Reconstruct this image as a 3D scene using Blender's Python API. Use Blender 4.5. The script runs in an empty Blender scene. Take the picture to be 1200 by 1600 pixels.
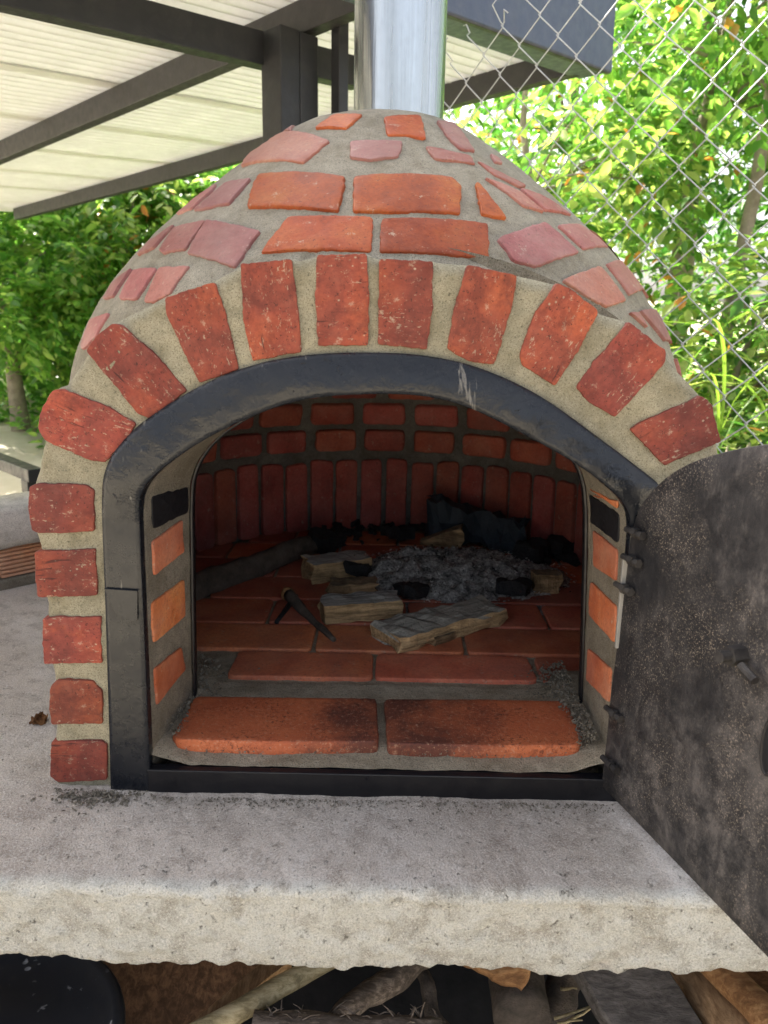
import bpy, bmesh, math, random
import numpy as np
from mathutils import Vector, Matrix, noise, Euler
from mathutils.bvhtree import BVHTree

random.seed(7)
rng = np.random.default_rng(11)
scn = bpy.context.scene
col = scn.collection

# ------------------------------------------------------------------ camera, sky, sun, exposure
F, PITCH, ROLL = 1155.0, math.radians(14.5), math.radians(1.2)
DIST, EYE = 0.93, 0.66
cam_d = bpy.data.cameras.new('camera')
cam = bpy.data.objects.new('camera', cam_d)
col.objects.link(cam)
scn.camera = cam
cam_d.sensor_fit = 'VERTICAL'
cam_d.sensor_height = 24.0
cam_d.sensor_width = 18.0
cam_d.lens = F / 1600.0 * 24.0
cam_d.clip_start = 0.02
cam_d.clip_end = 600.0
CAMROT = Matrix.Rotation(math.pi / 2 - PITCH, 3, 'X') @ Matrix.Rotation(ROLL, 3, 'Z')
CAMLOC = Vector((0, -DIST, EYE))
cam.matrix_world = Matrix.Translation(CAMLOC) @ CAMROT.to_4x4()
cam_d.dof.use_dof = True
cam_d.dof.focus_distance = 1.12
cam_d.dof.aperture_fstop = 4.6

SUN_EL, SUN_AZ = math.radians(40), math.radians(-40)      # azimuth from +Y, clockwise positive
world = bpy.data.worlds.new('World')
scn.world = world
world.use_nodes = True
wn = world.node_tree.nodes
sky = wn.new('ShaderNodeTexSky')
sky.sky_type = 'NISHITA'
sky.sun_disc = False
sky.sun_elevation = SUN_EL
sky.sun_rotation = SUN_AZ
sky.air_density = 0.8
sky.dust_density = 7.0
sky.ozone_density = 0.3
bg = wn['Background']
bg.inputs['Strength'].default_value = 0.15
hazy = wn.new('ShaderNodeHueSaturation')            # a white, hazy sky
hazy.inputs['Saturation'].default_value = 0.45
world.node_tree.links.new(sky.outputs[0], hazy.inputs['Color'])
world.node_tree.links.new(hazy.outputs[0], bg.inputs[0])
sun_d = bpy.data.lights.new('sun', 'SUN')
sun_d.energy = 5.0
sun_d.angle = math.radians(0.5)
sun_d.color = (1.0, 0.94, 0.84)
sun = bpy.data.objects.new('sun', sun_d)
col.objects.link(sun)
SUNV = Vector((math.sin(SUN_AZ) * math.cos(SUN_EL), math.cos(SUN_AZ) * math.cos(SUN_EL), math.sin(SUN_EL)))
sun.rotation_euler = SUNV.to_track_quat('Z', 'Y').to_euler()
scn.view_settings.view_transform = 'Standard'
scn.view_settings.look = 'None'
scn.view_settings.exposure = 2.12
scn.view_settings.gamma = 1.0
scn.view_settings.use_curve_mapping = False
scn.cycles.max_bounces = 10
scn.cycles.diffuse_bounces = 6
scn.cycles.glossy_bounces = 4
scn.cycles.transmission_bounces = 6
scn.cycles.transparent_max_bounces = 8
scn.cycles.use_denoising = True


# ------------------------------------------------------------------ helpers
def ray(u, v):
    return CAMROT @ Vector(((u - 600) / F, -(v - 800) / F, -1.0))


def on_plane(u, v, n, p):
    d = ray(u, v)
    n = Vector(n)
    return CAMLOC + d * (n.dot(Vector(p) - CAMLOC) / n.dot(d))


def py(u, v, y=0.0):
    return on_plane(u, v, (0, 1, 0), (0, y, 0))


def pz(u, v, z=0.0):
    return on_plane(u, v, (0, 0, 1), (0, 0, z))


def nz(p, s=1.0, seed=0.0):
    return noise.noise(Vector(p) * s + Vector((seed * 3.7, seed * 1.3, seed * 7.1)))


def fbm(p, s=1.0, o=4, seed=0.0):
    return noise.fractal(Vector(p) * s + Vector((seed * 3.7, seed * 1.3, seed * 7.1)), 0.8, 2.1, o)


def resample(pts, n, closed=False):
    P = np.array([list(p) for p in pts], float)
    if closed:
        P = np.vstack([P, P[:1]])
    L = np.r_[0, np.cumsum(np.linalg.norm(np.diff(P, axis=0), axis=1))]
    t = np.linspace(0, L[-1], n, endpoint=not closed)
    return [Vector([float(np.interp(x, L, P[:, k])) for k in range(P.shape[1])]) for x in t]


def smooth(pts, it=2, closed=False):
    for _ in range(it):
        q = [p.copy() for p in pts]
        n = len(pts)
        for i in range(n):
            if not closed and i in (0, n - 1):
                continue
            q[i] = pts[i] * 0.5 + (pts[i - 1] + pts[(i + 1) % n]) * 0.25
        pts = q
    return pts


class MB:
    def __init__(s):
        s.v = []
        s.f = []

    def add(s, vs, fs):
        b = len(s.v)
        s.v += [tuple(x) for x in vs]
        s.f += [tuple(i + b for i in f) for f in fs]

    def box(s, c, size, rot=None, bev=0.0):
        x, y, z = [k / 2 for k in size]
        c = Vector(c)
        if bev > 0:
            vs, fs = [], []
            bm = bmesh.new()
            bmesh.ops.create_cube(bm, size=1.0)
            for q in bm.verts:
                q.co = Vector((q.co.x * size[0], q.co.y * size[1], q.co.z * size[2]))
            bmesh.ops.bevel(bm, geom=bm.edges[:], offset=bev, segments=2, affect='EDGES', profile=0.5)
            bm.verts.index_update()
            vs = [q.co.copy() for q in bm.verts]
            fs = [[q.index for q in f.verts] for f in bm.faces]
            bm.free()
        else:
            vs = [Vector((a * x, b * y, d * z)) for d in (-1, 1) for b in (-1, 1) for a in (-1, 1)]
            fs = [(0, 2, 3, 1), (4, 5, 7, 6), (0, 1, 5, 4), (2, 6, 7, 3), (0, 4, 6, 2), (1, 3, 7, 5)]
        if rot is not None:
            vs = [rot @ q for q in vs]
        s.add([q + c for q in vs], fs)

    def beam(s, p, q, w, h, up=(0, 0, 1), bev=0.003):
        p, q = Vector(p), Vector(q)
        d = (q - p)
        L = d.length
        d.normalize()
        r = d.cross(Vector(up)).normalized()
        u = r.cross(d)
        s.box((p + q) / 2, (w, L, h), Matrix((r, d, u)).transposed(), bev)

    def tube(s, pts, radii, sides=8, caps=True, jit=None):
        pts = [Vector(p) for p in pts]
        n = len(pts)
        if not hasattr(radii, '__len__'):
            radii = [radii] * n
        ref = Vector((0, 0, 1))
        vs, fs = [], []
        t0 = (pts[1] - pts[0]).normalized()
        if abs(t0.dot(ref)) > 0.9:
            ref = Vector((1, 0, 0))
        a = t0.cross(ref).normalized()
        for i in range(n):
            t = (pts[min(i + 1, n - 1)] - pts[max(i - 1, 0)]).normalized()
            a = (a - t * a.dot(t)).normalized()
            b = t.cross(a)
            for k in range(sides):
                th = 2 * math.pi * k / sides
                r = radii[i]
                o = a * math.cos(th) + b * math.sin(th)
                if jit:
                    r = r * (1 + jit(pts[i] + o * r, th))
                vs.append(pts[i] + o * r)
        for i in range(n - 1):
            for k in range(sides):
                k2 = (k + 1) % sides
                fs.append((i * sides + k, i * sides + k2, (i + 1) * sides + k2, (i + 1) * sides + k))
        if caps:
            fs.append(tuple(range(sides))[::-1])
            fs.append(tuple(range((n - 1) * sides, n * sides)))
        s.add(vs, fs)

    def grid(s, rows, close_u=False):
        n, m = len(rows), len(rows[0])
        vs = [p for r in rows for p in r]
        fs = []
        for i in range(n - 1):
            for j in range(m if close_u else m - 1):
                j2 = (j + 1) % m
                fs.append((i * m + j, i * m + j2, (i + 1) * m + j2, (i + 1) * m + j))
        s.add(vs, fs)

    def mesh(s, name):
        me = bpy.data.meshes.new(name)
        me.from_pydata(s.v, [], s.f)
        me.update()
        return me

    def build(s, name, mat, parent=None, smooth_=False, origin=None):
        me = s.mesh(name)
        return link(name, me, mat, parent, smooth_, origin)


def link(name, me, mat, parent=None, smooth_=False, origin=None):
    if mat is not None:
        me.materials.append(mat)
    if smooth_:
        me.polygons.foreach_set('use_smooth', [True] * len(me.polygons))
    o = bpy.data.objects.new(name, me)
    col.objects.link(o)
    if origin is not None:
        me.transform(Matrix.Translation(-Vector(origin)))
        o.location = origin
    if parent is not None:
        attach(o, parent)
    return o


WORLDM = {}


def attach(o, parent):
    o.parent = parent
    o.matrix_parent_inverse = Matrix.Translation(-WORLDM.get(parent.name, Vector((0, 0, 0))))


def thing(name, label, cat, loc=(0, 0, 0), group=None):
    o = bpy.data.objects.new(name, None)
    o.empty_display_size = 0.1
    col.objects.link(o)
    o.location = loc
    WORLDM[o.name] = Vector(loc)
    return tag(o, label, cat, group)


def tag(o, label, cat, group=None, kind=None):
    o['label'] = label
    o['category'] = cat
    if group:
        o['group'] = group
    if kind:
        o['kind'] = kind
    return o


def np_mesh(name, V, faces4):
    """V (n,3) float, faces4 (m,4) int"""
    me = bpy.data.meshes.new(name)
    me.vertices.add(len(V))
    me.vertices.foreach_set('co', np.ascontiguousarray(V, np.float32).ravel())
    m = len(faces4)
    me.loops.add(m * 4)
    me.loops.foreach_set('vertex_index', np.ascontiguousarray(faces4, np.int32).ravel())
    me.polygons.add(m)
    me.polygons.foreach_set('loop_start', np.arange(0, m * 4, 4, dtype=np.int32))
    me.polygons.foreach_set('loop_total', np.full(m, 4, np.int32))
    me.update(calc_edges=True)
    return me


# ------------------------------------------------------------------ materials
class Mat:
    def __init__(s, name):
        s.m = bpy.data.materials.new(name)
        s.m.use_nodes = True
        s.t = s.m.node_tree
        s.b = s.t.nodes['Principled BSDF']
        s.tc = s.t.nodes.new('ShaderNodeTexCoord')
        s.oi = None

    def n(s, kind, **kw):
        x = s.t.nodes.new(kind)
        for k, v in kw.items():
            setattr(x, k, v)
        return x

    def set(s, sock, v):
        if hasattr(v, 'is_linked') or isinstance(v, bpy.types.NodeSocket):
            s.t.links.new(v, sock)
        elif isinstance(v, (tuple, list)) and len(v) == 3 and sock.type == 'RGBA':
            sock.default_value = (*v, 1)
        else:
            sock.default_value = v

    def coord(s, scale=(1, 1, 1), src='Object', offset=None, rot=None):
        mp = s.n('ShaderNodeMapping')
        s.t.links.new(s.tc.outputs[src], mp.inputs[0])
        mp.inputs['Scale'].default_value = scale
        if rot is not None:
            mp.inputs['Rotation'].default_value = rot
        if offset is not None:
            s.set(mp.inputs['Location'], offset)
        return mp.outputs[0]

    def rnd(s):
        if s.oi is None:
            s.oi = s.n('ShaderNodeObjectInfo')
        return s.oi.outputs['Random']

    def island(s):
        return s.n('ShaderNodeNewGeometry').outputs['Random Per Island']

    def noise(s, scale, detail=4, rough=0.6, vec=None, dist=0.0):
        x = s.n('ShaderNodeTexNoise')
        x.inputs['Scale'].default_value = scale
        x.inputs['Detail'].default_value = detail
        x.inputs['Roughness'].default_value = rough
        x.inputs['Distortion'].default_value = dist
        s.t.links.new(vec if vec is not None else s.tc.outputs['Object'], x.inputs['Vector'])
        return x.outputs['Fac']

    def voro(s, scale, vec=None, feature='F1', out='Distance', rnd=1.0):
        x = s.n('ShaderNodeTexVoronoi', feature=feature)
        x.inputs['Scale'].default_value = scale
        x.inputs['Randomness'].default_value = rnd
        s.t.links.new(vec if vec is not None else s.tc.outputs['Object'], x.inputs['Vector'])
        return x.outputs[out]

    def ramp(s, fac, stops, interp='LINEAR'):
        r = s.n('ShaderNodeValToRGB')
        r.color_ramp.interpolation = interp
        e = r.color_ramp.elements
        while len(e) < len(stops):
            e.new(0.5)
        for i, (p, c) in enumerate(stops):
            e[i].position = p
            e[i].color = (*c, 1) if isinstance(c, (tuple, list)) else (c, c, c, 1)
        s.t.links.new(fac, r.inputs[0])
        return r.outputs[0]

    def mix(s, fac, a, b, mode='MIX'):
        x = s.n('ShaderNodeMix', data_type='RGBA', blend_type=mode)
        s.set(x.inputs['Factor'], fac)
        s.set(x.inputs[6], a)
        s.set(x.inputs[7], b)
        return x.outputs[2]

    def math(s, op, a, b=0.0, clamp=False):
        x = s.n('ShaderNodeMath', operation=op, use_clamp=clamp)
        s.set(x.inputs[0], a)
        s.set(x.inputs[1], b)
        return x.outputs[0]

    def bump(s, h, strength=0.5, dist=0.005, normal=None):
        x = s.n('ShaderNodeBump')
        x.inputs['Strength'].default_value = strength
        x.inputs['Distance'].default_value = dist
        s.t.links.new(h, x.inputs['Height'])
        if normal is not None:
            s.t.links.new(normal, x.inputs['Normal'])
        return x.outputs[0]

    def out(s, color=None, rough=None, normal=None, metal=None, spec=None):
        i = s.b.inputs
        if color is not None:
            s.set(i['Base Color'], color)
        if rough is not None:
            s.set(i['Roughness'], rough)
        if normal is not None:
            s.set(i['Normal'], normal)
        if metal is not None:
            s.set(i['Metallic'], metal)
        if spec is not None:
            s.set(i['Specular IOR Level'], spec)
        return s.m


def brick_mat(name, c_dark, c_mid, c_light, fleck=0.0, haze=0.0, soot=0.0, rough=0.8, bumpk=0.5, spec=0.3):
    m = Mat(name)
    off = m.math('MULTIPLY', m.rnd(), 37.0)
    vec = m.coord(offset=None)
    big = m.noise(14, 4, 0.6, vec)
    fine = m.noise(160, 4, 0.7, vec)
    c = m.ramp(big, [(0.30, c_dark), (0.5, c_mid), (0.72, c_light)])
    tone = m.ramp(m.rnd(), [(0.0, 0.74), (0.5, 1.0), (1.0, 1.2)])
    c = m.mix(1.0, c, tone, 'MULTIPLY')
    hue = m.ramp(m.math('FRACT', m.math('MULTIPLY', m.rnd(), 7.31)), [(0.0, (0.92, 0.95, 1.15)), (0.5, (1.0, 1.0, 1.0)), (1.0, (1.10, 1.35, 0.95))])
    c = m.mix(1.0, c, hue, 'MULTIPLY')
    c = m.mix(m.ramp(fine, [(0.35, 0.35), (0.6, 0.0)]), c, tuple(k * 0.55 for k in c_dark))
    h = m.math('ADD', m.math('MULTIPLY', big, 0.6), m.math('MULTIPLY', fine, 0.4))
    pore = m.ramp(m.noise(240, 3, 0.8, m.coord(offset=(6, 6, 2))), [(0.34, 1.0), (0.39, 0.0)])
    c = m.mix(m.math('MULTIPLY', pore, 0.8), c, tuple(k * 0.2 for k in c_dark))
    h = m.math('ADD', h, m.math('MULTIPLY', pore, -0.4))
    sm = m.ramp(m.math('ADD', m.noise(48, 5, 0.8, m.coord(offset=(3, 9, 7))), m.math('MULTIPLY', fine, 0.25)), [(0.73, 0.0), (0.82, 0.55)])
    c = m.mix(sm, c, (0.40, 0.34, 0.25))
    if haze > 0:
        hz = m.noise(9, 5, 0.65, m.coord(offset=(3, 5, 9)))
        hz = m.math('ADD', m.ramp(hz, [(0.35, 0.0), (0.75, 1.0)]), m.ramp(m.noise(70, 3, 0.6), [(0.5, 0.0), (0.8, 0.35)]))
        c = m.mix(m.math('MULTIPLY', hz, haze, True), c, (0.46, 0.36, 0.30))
    if soot > 0:
        st = m.noise(6, 5, 0.7, m.coord(offset=(1, 8, 2)))
        c = m.mix(m.math('MULTIPLY', m.ramp(st, [(0.35, 0.0), (0.7, 1.0)]), soot), c, (0.03, 0.027, 0.027))
    if fleck > 0:
        cmb = m.n('ShaderNodeCombineXYZ')
        for q in range(3):
            m.t.links.new(off, cmb.inputs[q])

        def lc(sc):
            return m.coord(sc, offset=cmb.outputs[0])
        v1 = m.noise(210, 3, 0.75, lc((1.0, 1.0, 0.4)), 0.4)
        mk = m.noise(22, 4, 0.65, lc((1, 1, 0.7)))
        thr = m.math('ADD', v1, m.math('MULTIPLY', mk, 0.42))
        f = m.ramp(thr, [(0.845, 0.0), (0.90, 0.8)])
        dots = m.ramp(m.voro(120, lc((1, 1, 0.8))), [(0.10, 1.0), (0.2, 0.0)])
        dmask = m.ramp(m.noise(60, 2, 0.5, lc((1, 1, 1))), [(0.56, 0.0), (0.62, 1.0)])
        f = m.math('MAXIMUM', f, m.math('MULTIPLY', dots, dmask))
        c = m.mix(m.math('MULTIPLY', f, fleck), c, (0.42, 0.36, 0.26))
        h = m.math('ADD', h, m.math('MULTIPLY', f, -0.35))
        mot = m.noise(30, 5, 0.75, lc((1, 1, 0.5)))
        c = m.mix(m.ramp(mot, [(0.34, 0.55), (0.52, 0.0)]), c, (0.07, 0.016, 0.013))
        c = m.mix(m.ramp(mot, [(0.58, 0.0), (0.75, 0.4)]), c, (0.36, 0.085, 0.03))
        scr = m.ramp(m.noise(85, 3, 0.7, lc((1.0, 1.0, 0.12))), [(0.30, 1.0), (0.35, 0.0)])
        c = m.mix(m.math('MULTIPLY', scr, 0.75), c, (0.035, 0.012, 0.011))
        h = m.math('ADD', h, m.math('MULTIPLY', scr, -0.5))
    return m.out(c, rough, m.bump(h, bumpk, 0.004), spec=spec)


def mortar_mat(name, a, b, grain=0.6, dark=0.0, scale=1.0):
    m = Mat(name)
    big = m.noise(7 * scale, 6, 0.65)
    mid = m.noise(45 * scale, 5, 0.7)
    fine = m.noise(330 * scale, 3, 0.8)
    c = m.ramp(big, [(0.3, a), (0.7, b)])
    c = m.mix(m.ramp(mid, [(0.35, 0.4), (0.6, 0.0)]), c, tuple(k * 0.6 for k in a))
    c = m.mix(m.ramp(fine, [(0.55, 0.0), (0.72, 0.45)]), c, tuple(min(1, k * 1.5) for k in b))
    c = m.mix(m.ramp(m.noise(210 * scale, 2, 0.6, m.coord(offset=(3, 3, 1))), [(0.27, 0.75), (0.35, 0.0)]), c, tuple(k * 0.25 for k in a))
    if dark:
        c = m.mix(m.math('MULTIPLY', m.ramp(m.noise(5, 5, 0.7, m.coord(offset=(1, 8, 2))), [(0.3, 0.0), (0.65, 1.0)]), dark), c, (0.03, 0.03, 0.03))
    st = m.noise(13 * scale, 6, 0.75, m.coord(offset=(5, 2, 8)))
    c = m.mix(m.ramp(st, [(0.38, 0.5), (0.5, 0.0)]), c, (a[0] * 0.62, a[1] * 0.58, a[2] * 0.5))
    c = m.mix(m.ramp(st, [(0.56, 0.0), (0.7, 0.5)]), c, tuple(min(1, k * 1.25) for k in b))
    grit = m.noise(520 * scale, 2, 0.8)
    c = m.mix(m.ramp(grit, [(0.39, 0.7), (0.46, 0.0)]), c, tuple(k * 0.45 for k in a))
    h = m.math('ADD', m.math('MULTIPLY', mid, 0.8), m.math('MULTIPLY', fine, 0.5))
    h = m.math('ADD', h, m.math('MULTIPLY', grit, 0.35))
    return m.out(c, 0.95, m.bump(h, grain, 0.006), spec=0.15)


def paint_mat(name, base, rough=0.4, dust=0.15, hammered=0.0, dustcol=(0.32, 0.29, 0.25)):
    m = Mat(name)
    n1 = m.noise(18, 5, 0.65)
    c = m.mix(m.math('MULTIPLY', m.ramp(n1, [(0.45, 0.0), (0.8, 1.0)]), dust), base, dustcol)
    h = m.noise(90, 3, 0.6)
    k = 0.12
    if hammered:
        ham = m.noise(34, 5, 0.62, m.coord((1, 1, 1)), 0.25)
        chips = m.ramp(m.noise(55, 5, 0.75, m.coord(offset=(2, 6, 3)), 0.8), [(0.30, 1.0), (0.345, 0.0)])
        geo = m.n('ShaderNodeNewGeometry')
        sp = m.n('ShaderNodeSeparateXYZ')
        m.t.links.new(geo.outputs['Position'], sp.inputs[0])
        msk = m.ramp(sp.outputs[2], [(0.37, 0.08), (0.46, 1.0)])
        ham = m.math('MULTIPLY', ham, msk)
        chips = m.math('MULTIPLY', chips, msk)
        h = m.math('ADD', m.math('MULTIPLY', h, 0.15), ham)
        h = m.math('ADD', h, m.math('MULTIPLY', chips, -0.6))
        run = m.ramp(m.noise(34, 4, 0.75, m.coord((1.0, 1.0, 0.16), offset=(4, 1, 1)), 0.5), [(0.66, 0.0), (0.70, 1.0)])
        c = m.mix(m.math('MULTIPLY', run, 0.28), c, (0.4, 0.37, 0.32))
        c = m.mix(m.math('MULTIPLY', chips, 0.8), c, (0.004, 0.004, 0.004))
        k = hammered
    r = m.ramp(m.noise(30, 4, 0.6, m.coord(offset=(6, 2, 2))), [(0.3, rough - 0.08), (0.75, rough + 0.18)])
    return m.out(c, r, m.bump(h, k, 0.006), spec=0.36)


def wood_mat(name, a, b, dark=0.0, rough=0.85, along=(1, 1, 1), rot=None, scale=1.0):
    m = Mat(name)
    g = m.noise(85 * scale, 6, 0.75, m.coord(along, rot=rot), 0.4)
    big = m.noise(10 * scale, 4, 0.6)
    c = m.ramp(g, [(0.38, tuple(k * 0.6 for k in a)), (0.48, a), (0.62, b)])
    c = m.mix(m.ramp(big, [(0.45, 0.0), (0.65, 0.6)]), c, tuple(k * 0.5 for k in a))
    if dark:
        c = m.mix(m.math('MULTIPLY', m.ramp(m.noise(16, 5, 0.7, m.coord(offset=(1, 8, 2))), [(0.35, 0.0), (0.6, 1.0)]), dark), c, (0.012, 0.011, 0.011))
    return m.out(c, rough, m.bump(m.math('ADD', g, m.math('MULTIPLY', m.noise(200, 3, 0.7), 0.4)), 0.6, 0.004), spec=0.2)


def leaf_mat(name, stops, trans=0.4, rough=0.45):
    m = Mat(name)
    c = m.ramp(m.island(), stops)
    c = m.mix(m.ramp(m.noise(1.7, 3, 0.6), [(0.35, 0.25), (0.65, 0.0)]), c, (0.03, 0.075, 0.02))
    m.out(c, rough, spec=0.45)
    tr = m.n('ShaderNodeBsdfTranslucent')
    m.set(tr.inputs['Color'], m.mix(1.0, c, (1.45, 1.62, 0.9), 'MULTIPLY'))
    mx = m.n('ShaderNodeMixShader')
    mx.inputs[0].default_value = trans + 0.12
    m.t.links.new(m.b.outputs[0], mx.inputs[1])
    m.t.links.new(tr.outputs[0], mx.inputs[2])
    m.t.links.new(mx.outputs[0], m.t.nodes['Material Output'].inputs[0])
    return m.m


MT = {}
MT['face_brick'] = brick_mat('worn_face_brick', (0.125, 0.022, 0.015), (0.215, 0.037, 0.023), (0.31, 0.060, 0.027), haze=0.08, fleck=0.62, rough=0.78, bumpk=0.35)
MT['dome_brick'] = brick_mat('orange_dome_brick', (0.20, 0.034, 0.011), (0.31, 0.058, 0.014), (0.37, 0.10, 0.024), haze=0.06, rough=0.6, bumpk=0.3, spec=0.22)
MT['sheen_brick'] = brick_mat('sky_sheen_brick', (0.22, 0.055, 0.045), (0.28, 0.078, 0.064), (0.32, 0.11, 0.09), haze=0.25, rough=0.6, bumpk=0.3, spec=0.45)  # sky sheen on the side bricks, painted in as pale pink
MT['jamb_brick'] = brick_mat('jamb_brick', (0.36, 0.075, 0.028), (0.50, 0.125, 0.042), (0.55, 0.19, 0.075), haze=0.25, rough=0.75, bumpk=0.35)
MT['fire_brick'] = brick_mat('sooty_fire_brick', (0.26, 0.046, 0.037), (0.35, 0.066, 0.050), (0.41, 0.098, 0.072), haze=0.16, soot=0.3, rough=0.8)
MT['hearth_tile'] = brick_mat('hearth_tile', (0.36, 0.078, 0.042), (0.50, 0.118, 0.058), (0.56, 0.17, 0.085), haze=0.16, soot=0.3, rough=0.6, bumpk=0.3)
MT['mortar'] = mortar_mat('arch_mortar', (0.22, 0.20, 0.14), (0.315, 0.285, 0.205), 0.35)
MT['dome_mortar'] = mortar_mat('dome_mortar', (0.285, 0.26, 0.205), (0.385, 0.35, 0.28), 0.9)
MT['jamb_mortar'] = mortar_mat('jamb_mortar', (0.20, 0.175, 0.135), (0.30, 0.265, 0.21), 1.0)
MT['sooty_mortar'] = mortar_mat('sooty_mortar', (0.13, 0.124, 0.112), (0.22, 0.207, 0.187), 0.8, 0.3)
MT['hearth_mortar'] = mortar_mat('hearth_mortar', (0.31, 0.26, 0.185), (0.46, 0.39, 0.29), 1.0, 0.08)
MT['concrete'] = None
MT['black_steel'] = paint_mat('black_steel_paint', (0.008, 0.0095, 0.013), 0.24, 0.02, 0.5)
MT['black_flat'] = paint_mat('black_flat_steel', (0.006, 0.006, 0.008), 0.34, 0.02)
MT['tar'] = paint_mat('tarry_black_paint', (0.006, 0.006, 0.008), 0.55, 0.0)
MT['grey_steel'] = paint_mat('grey_painted_steel', (0.036, 0.035, 0.038), 0.45, 0.06)
MT['dark_steel'] = paint_mat('dark_painted_steel', (0.020, 0.021, 0.024), 0.42, 0.04)
MT['sky_tint_steel'] = paint_mat('sky_tinted_grey_steel', (0.055, 0.070, 0.115), 0.36, 0.08)  # blue of the reflected sky put into the fascia's base colour
MT['bare_steel'] = paint_mat('bare_steel', (0.24, 0.23, 0.21), 0.5, 0.4)
MT['rusty_bolt'] = paint_mat('sooty_bolt', (0.018, 0.016, 0.016), 0.6, 0.15)


def concrete():
    m = Mat('slab_concrete')
    big = m.noise(3.2, 6, 0.65)
    mid = m.noise(26, 6, 0.7)
    fine = m.noise(170, 4, 0.8)
    c = m.ramp(big, [(0.3, (0.50, 0.43, 0.365)), (0.5, (0.69, 0.60, 0.515)), (0.68, (0.79, 0.72, 0.655))])
    c = m.mix(m.ramp(mid, [(0.36, 0.6), (0.5, 0.0)]), c, (0.33, 0.265, 0.215))
    c = m.mix(m.ramp(fine, [(0.5, 0.0), (0.72, 0.6)]), c, (0.66, 0.62, 0.58))
    c = m.mix(m.ramp(fine, [(0.28, 0.4), (0.42, 0.0)]), c, (0.25, 0.215, 0.19))
    c = m.mix(m.ramp(m.noise(230, 2, 0.6, m.coord(offset=(3, 3, 1))), [(0.25, 0.8), (0.33, 0.0)]), c, (0.09, 0.08, 0.075))
    # the cast front edge has colours of its own
    geo = m.n('ShaderNodeNewGeometry')
    sep = m.n('ShaderNodeSeparateXYZ')
    m.t.links.new(geo.outputs['Position'], sep.inputs[0])
    front = m.ramp(m.math('ADD', m.math('MULTIPLY', sep.outputs[1], -1.0), m.math('MULTIPLY', m.math('SUBTRACT', mid, 0.5), 0.02)), [(0.166, 0.0), (0.182, 1.0)])
    cf = m.ramp(big, [(0.3, (0.58, 0.57, 0.51)), (0.7, (0.72, 0.71, 0.65))])
    cf = m.mix(m.ramp(mid, [(0.38, 0.65), (0.5, 0.0)]), cf, (0.35, 0.32, 0.26))
    cf = m.mix(m.ramp(fine, [(0.48, 0.0), (0.75, 0.55)]), cf, (0.66, 0.63, 0.54))
    c = m.mix(front, c, cf)
    dust = m.noise(2.6, 5, 0.65, m.coord(offset=(4.3, 4, 0)))
    c = m.mix(m.math('MULTIPLY', m.ramp(dust, [(0.45, 0.0), (0.7, 0.45)]), m.math('SUBTRACT', 1.0, front)), c, (0.36, 0.285, 0.235))
    pit = m.ramp(m.noise(75, 5, 0.8, m.coord(offset=(8, 3, 1))), [(0.335, 1.0), (0.39, 0.0)])
    grit = m.noise(420, 3, 0.85)
    c = m.mix(m.math('MULTIPLY', pit, 0.75), c, (0.13, 0.115, 0.10))
    c = m.mix(m.ramp(grit, [(0.39, 0.5), (0.46, 0.0)]), c, (0.28, 0.24, 0.20))
    c = m.mix(m.ramp(grit, [(0.54, 0.0), (0.61, 0.75)]), c, (0.84, 0.80, 0.74))
    h = m.math('ADD', m.math('MULTIPLY', mid, 1.0), m.math('MULTIPLY', fine, 0.55))
    h = m.math('ADD', h, m.math('MULTIPLY', pit, -0.8))
    h = m.math('ADD', h, m.math('MULTIPLY', grit, 0.5))
    return m.out(c, 0.95, m.bump(h, 1.0, 0.009), spec=0.12)


MT['concrete'] = concrete()


def soot_door():
    m = Mat('sooty_door_plate')
    a = m.noise(7.5, 8, 0.78, m.coord((1, 1, 0.5)), 0.25)
    b = m.noise(34, 7, 0.8)
    f = m.noise(420, 3, 0.8)
    c = m.ramp(a, [(0.38, (0.008, 0.008, 0.010)), (0.5, (0.026, 0.024, 0.025)), (0.62, (0.085, 0.076, 0.072))])
    c = m.mix(m.ramp(b, [(0.40, 0.85), (0.54, 0.0)]), c, (0.007, 0.007, 0.009))
    c = m.mix(m.ramp(b, [(0.6, 0.0), (0.75, 0.5)]), c, (0.15, 0.135, 0.12))
    sp = m.math('MULTIPLY', m.ramp(f, [(0.55, 0.0), (0.64, 0.7)]), m.ramp(m.noise(9, 4, 0.6, m.coord(offset=(2, 2, 2))), [(0.42, 0.0), (0.65, 0.8)]))
    c = m.mix(sp, c, (0.42, 0.34, 0.26))
    return m.out(c, m.ramp(b, [(0.3, 0.45), (0.7, 0.8)]), m.bump(m.math('ADD', b, m.math('MULTIPLY', f, 0.4)), 0.35, 0.003), spec=0.4)


MT['door'] = soot_door()


def galv():
    m = Mat('galvanised_sheet')
    st = m.noise(48, 4, 0.65, m.coord((1, 1, 0.03)))
    sp = m.ramp(m.voro(85, m.coord((1, 1, 0.6))), [(0.0, 0.7), (0.6, 1.0)])
    c = m.mix(0.25, (0.46, 0.48, 0.48), sp, 'MULTIPLY')
    c = m.mix(m.ramp(m.noise(140, 3, 0.8), [(0.6, 0.0), (0.75, 0.4)]), c, (0.35, 0.35, 0.33))
    c = m.mix(m.ramp(st, [(0.35, 0.75), (0.6, 0.0)]), c, (0.26, 0.29, 0.29))
    r = m.ramp(st, [(0.3, 0.34), (0.7, 0.16)])
    return m.out(c, r, m.bump(st, 0.2, 0.004), metal=1.0)


MT['galv'] = galv()


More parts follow.
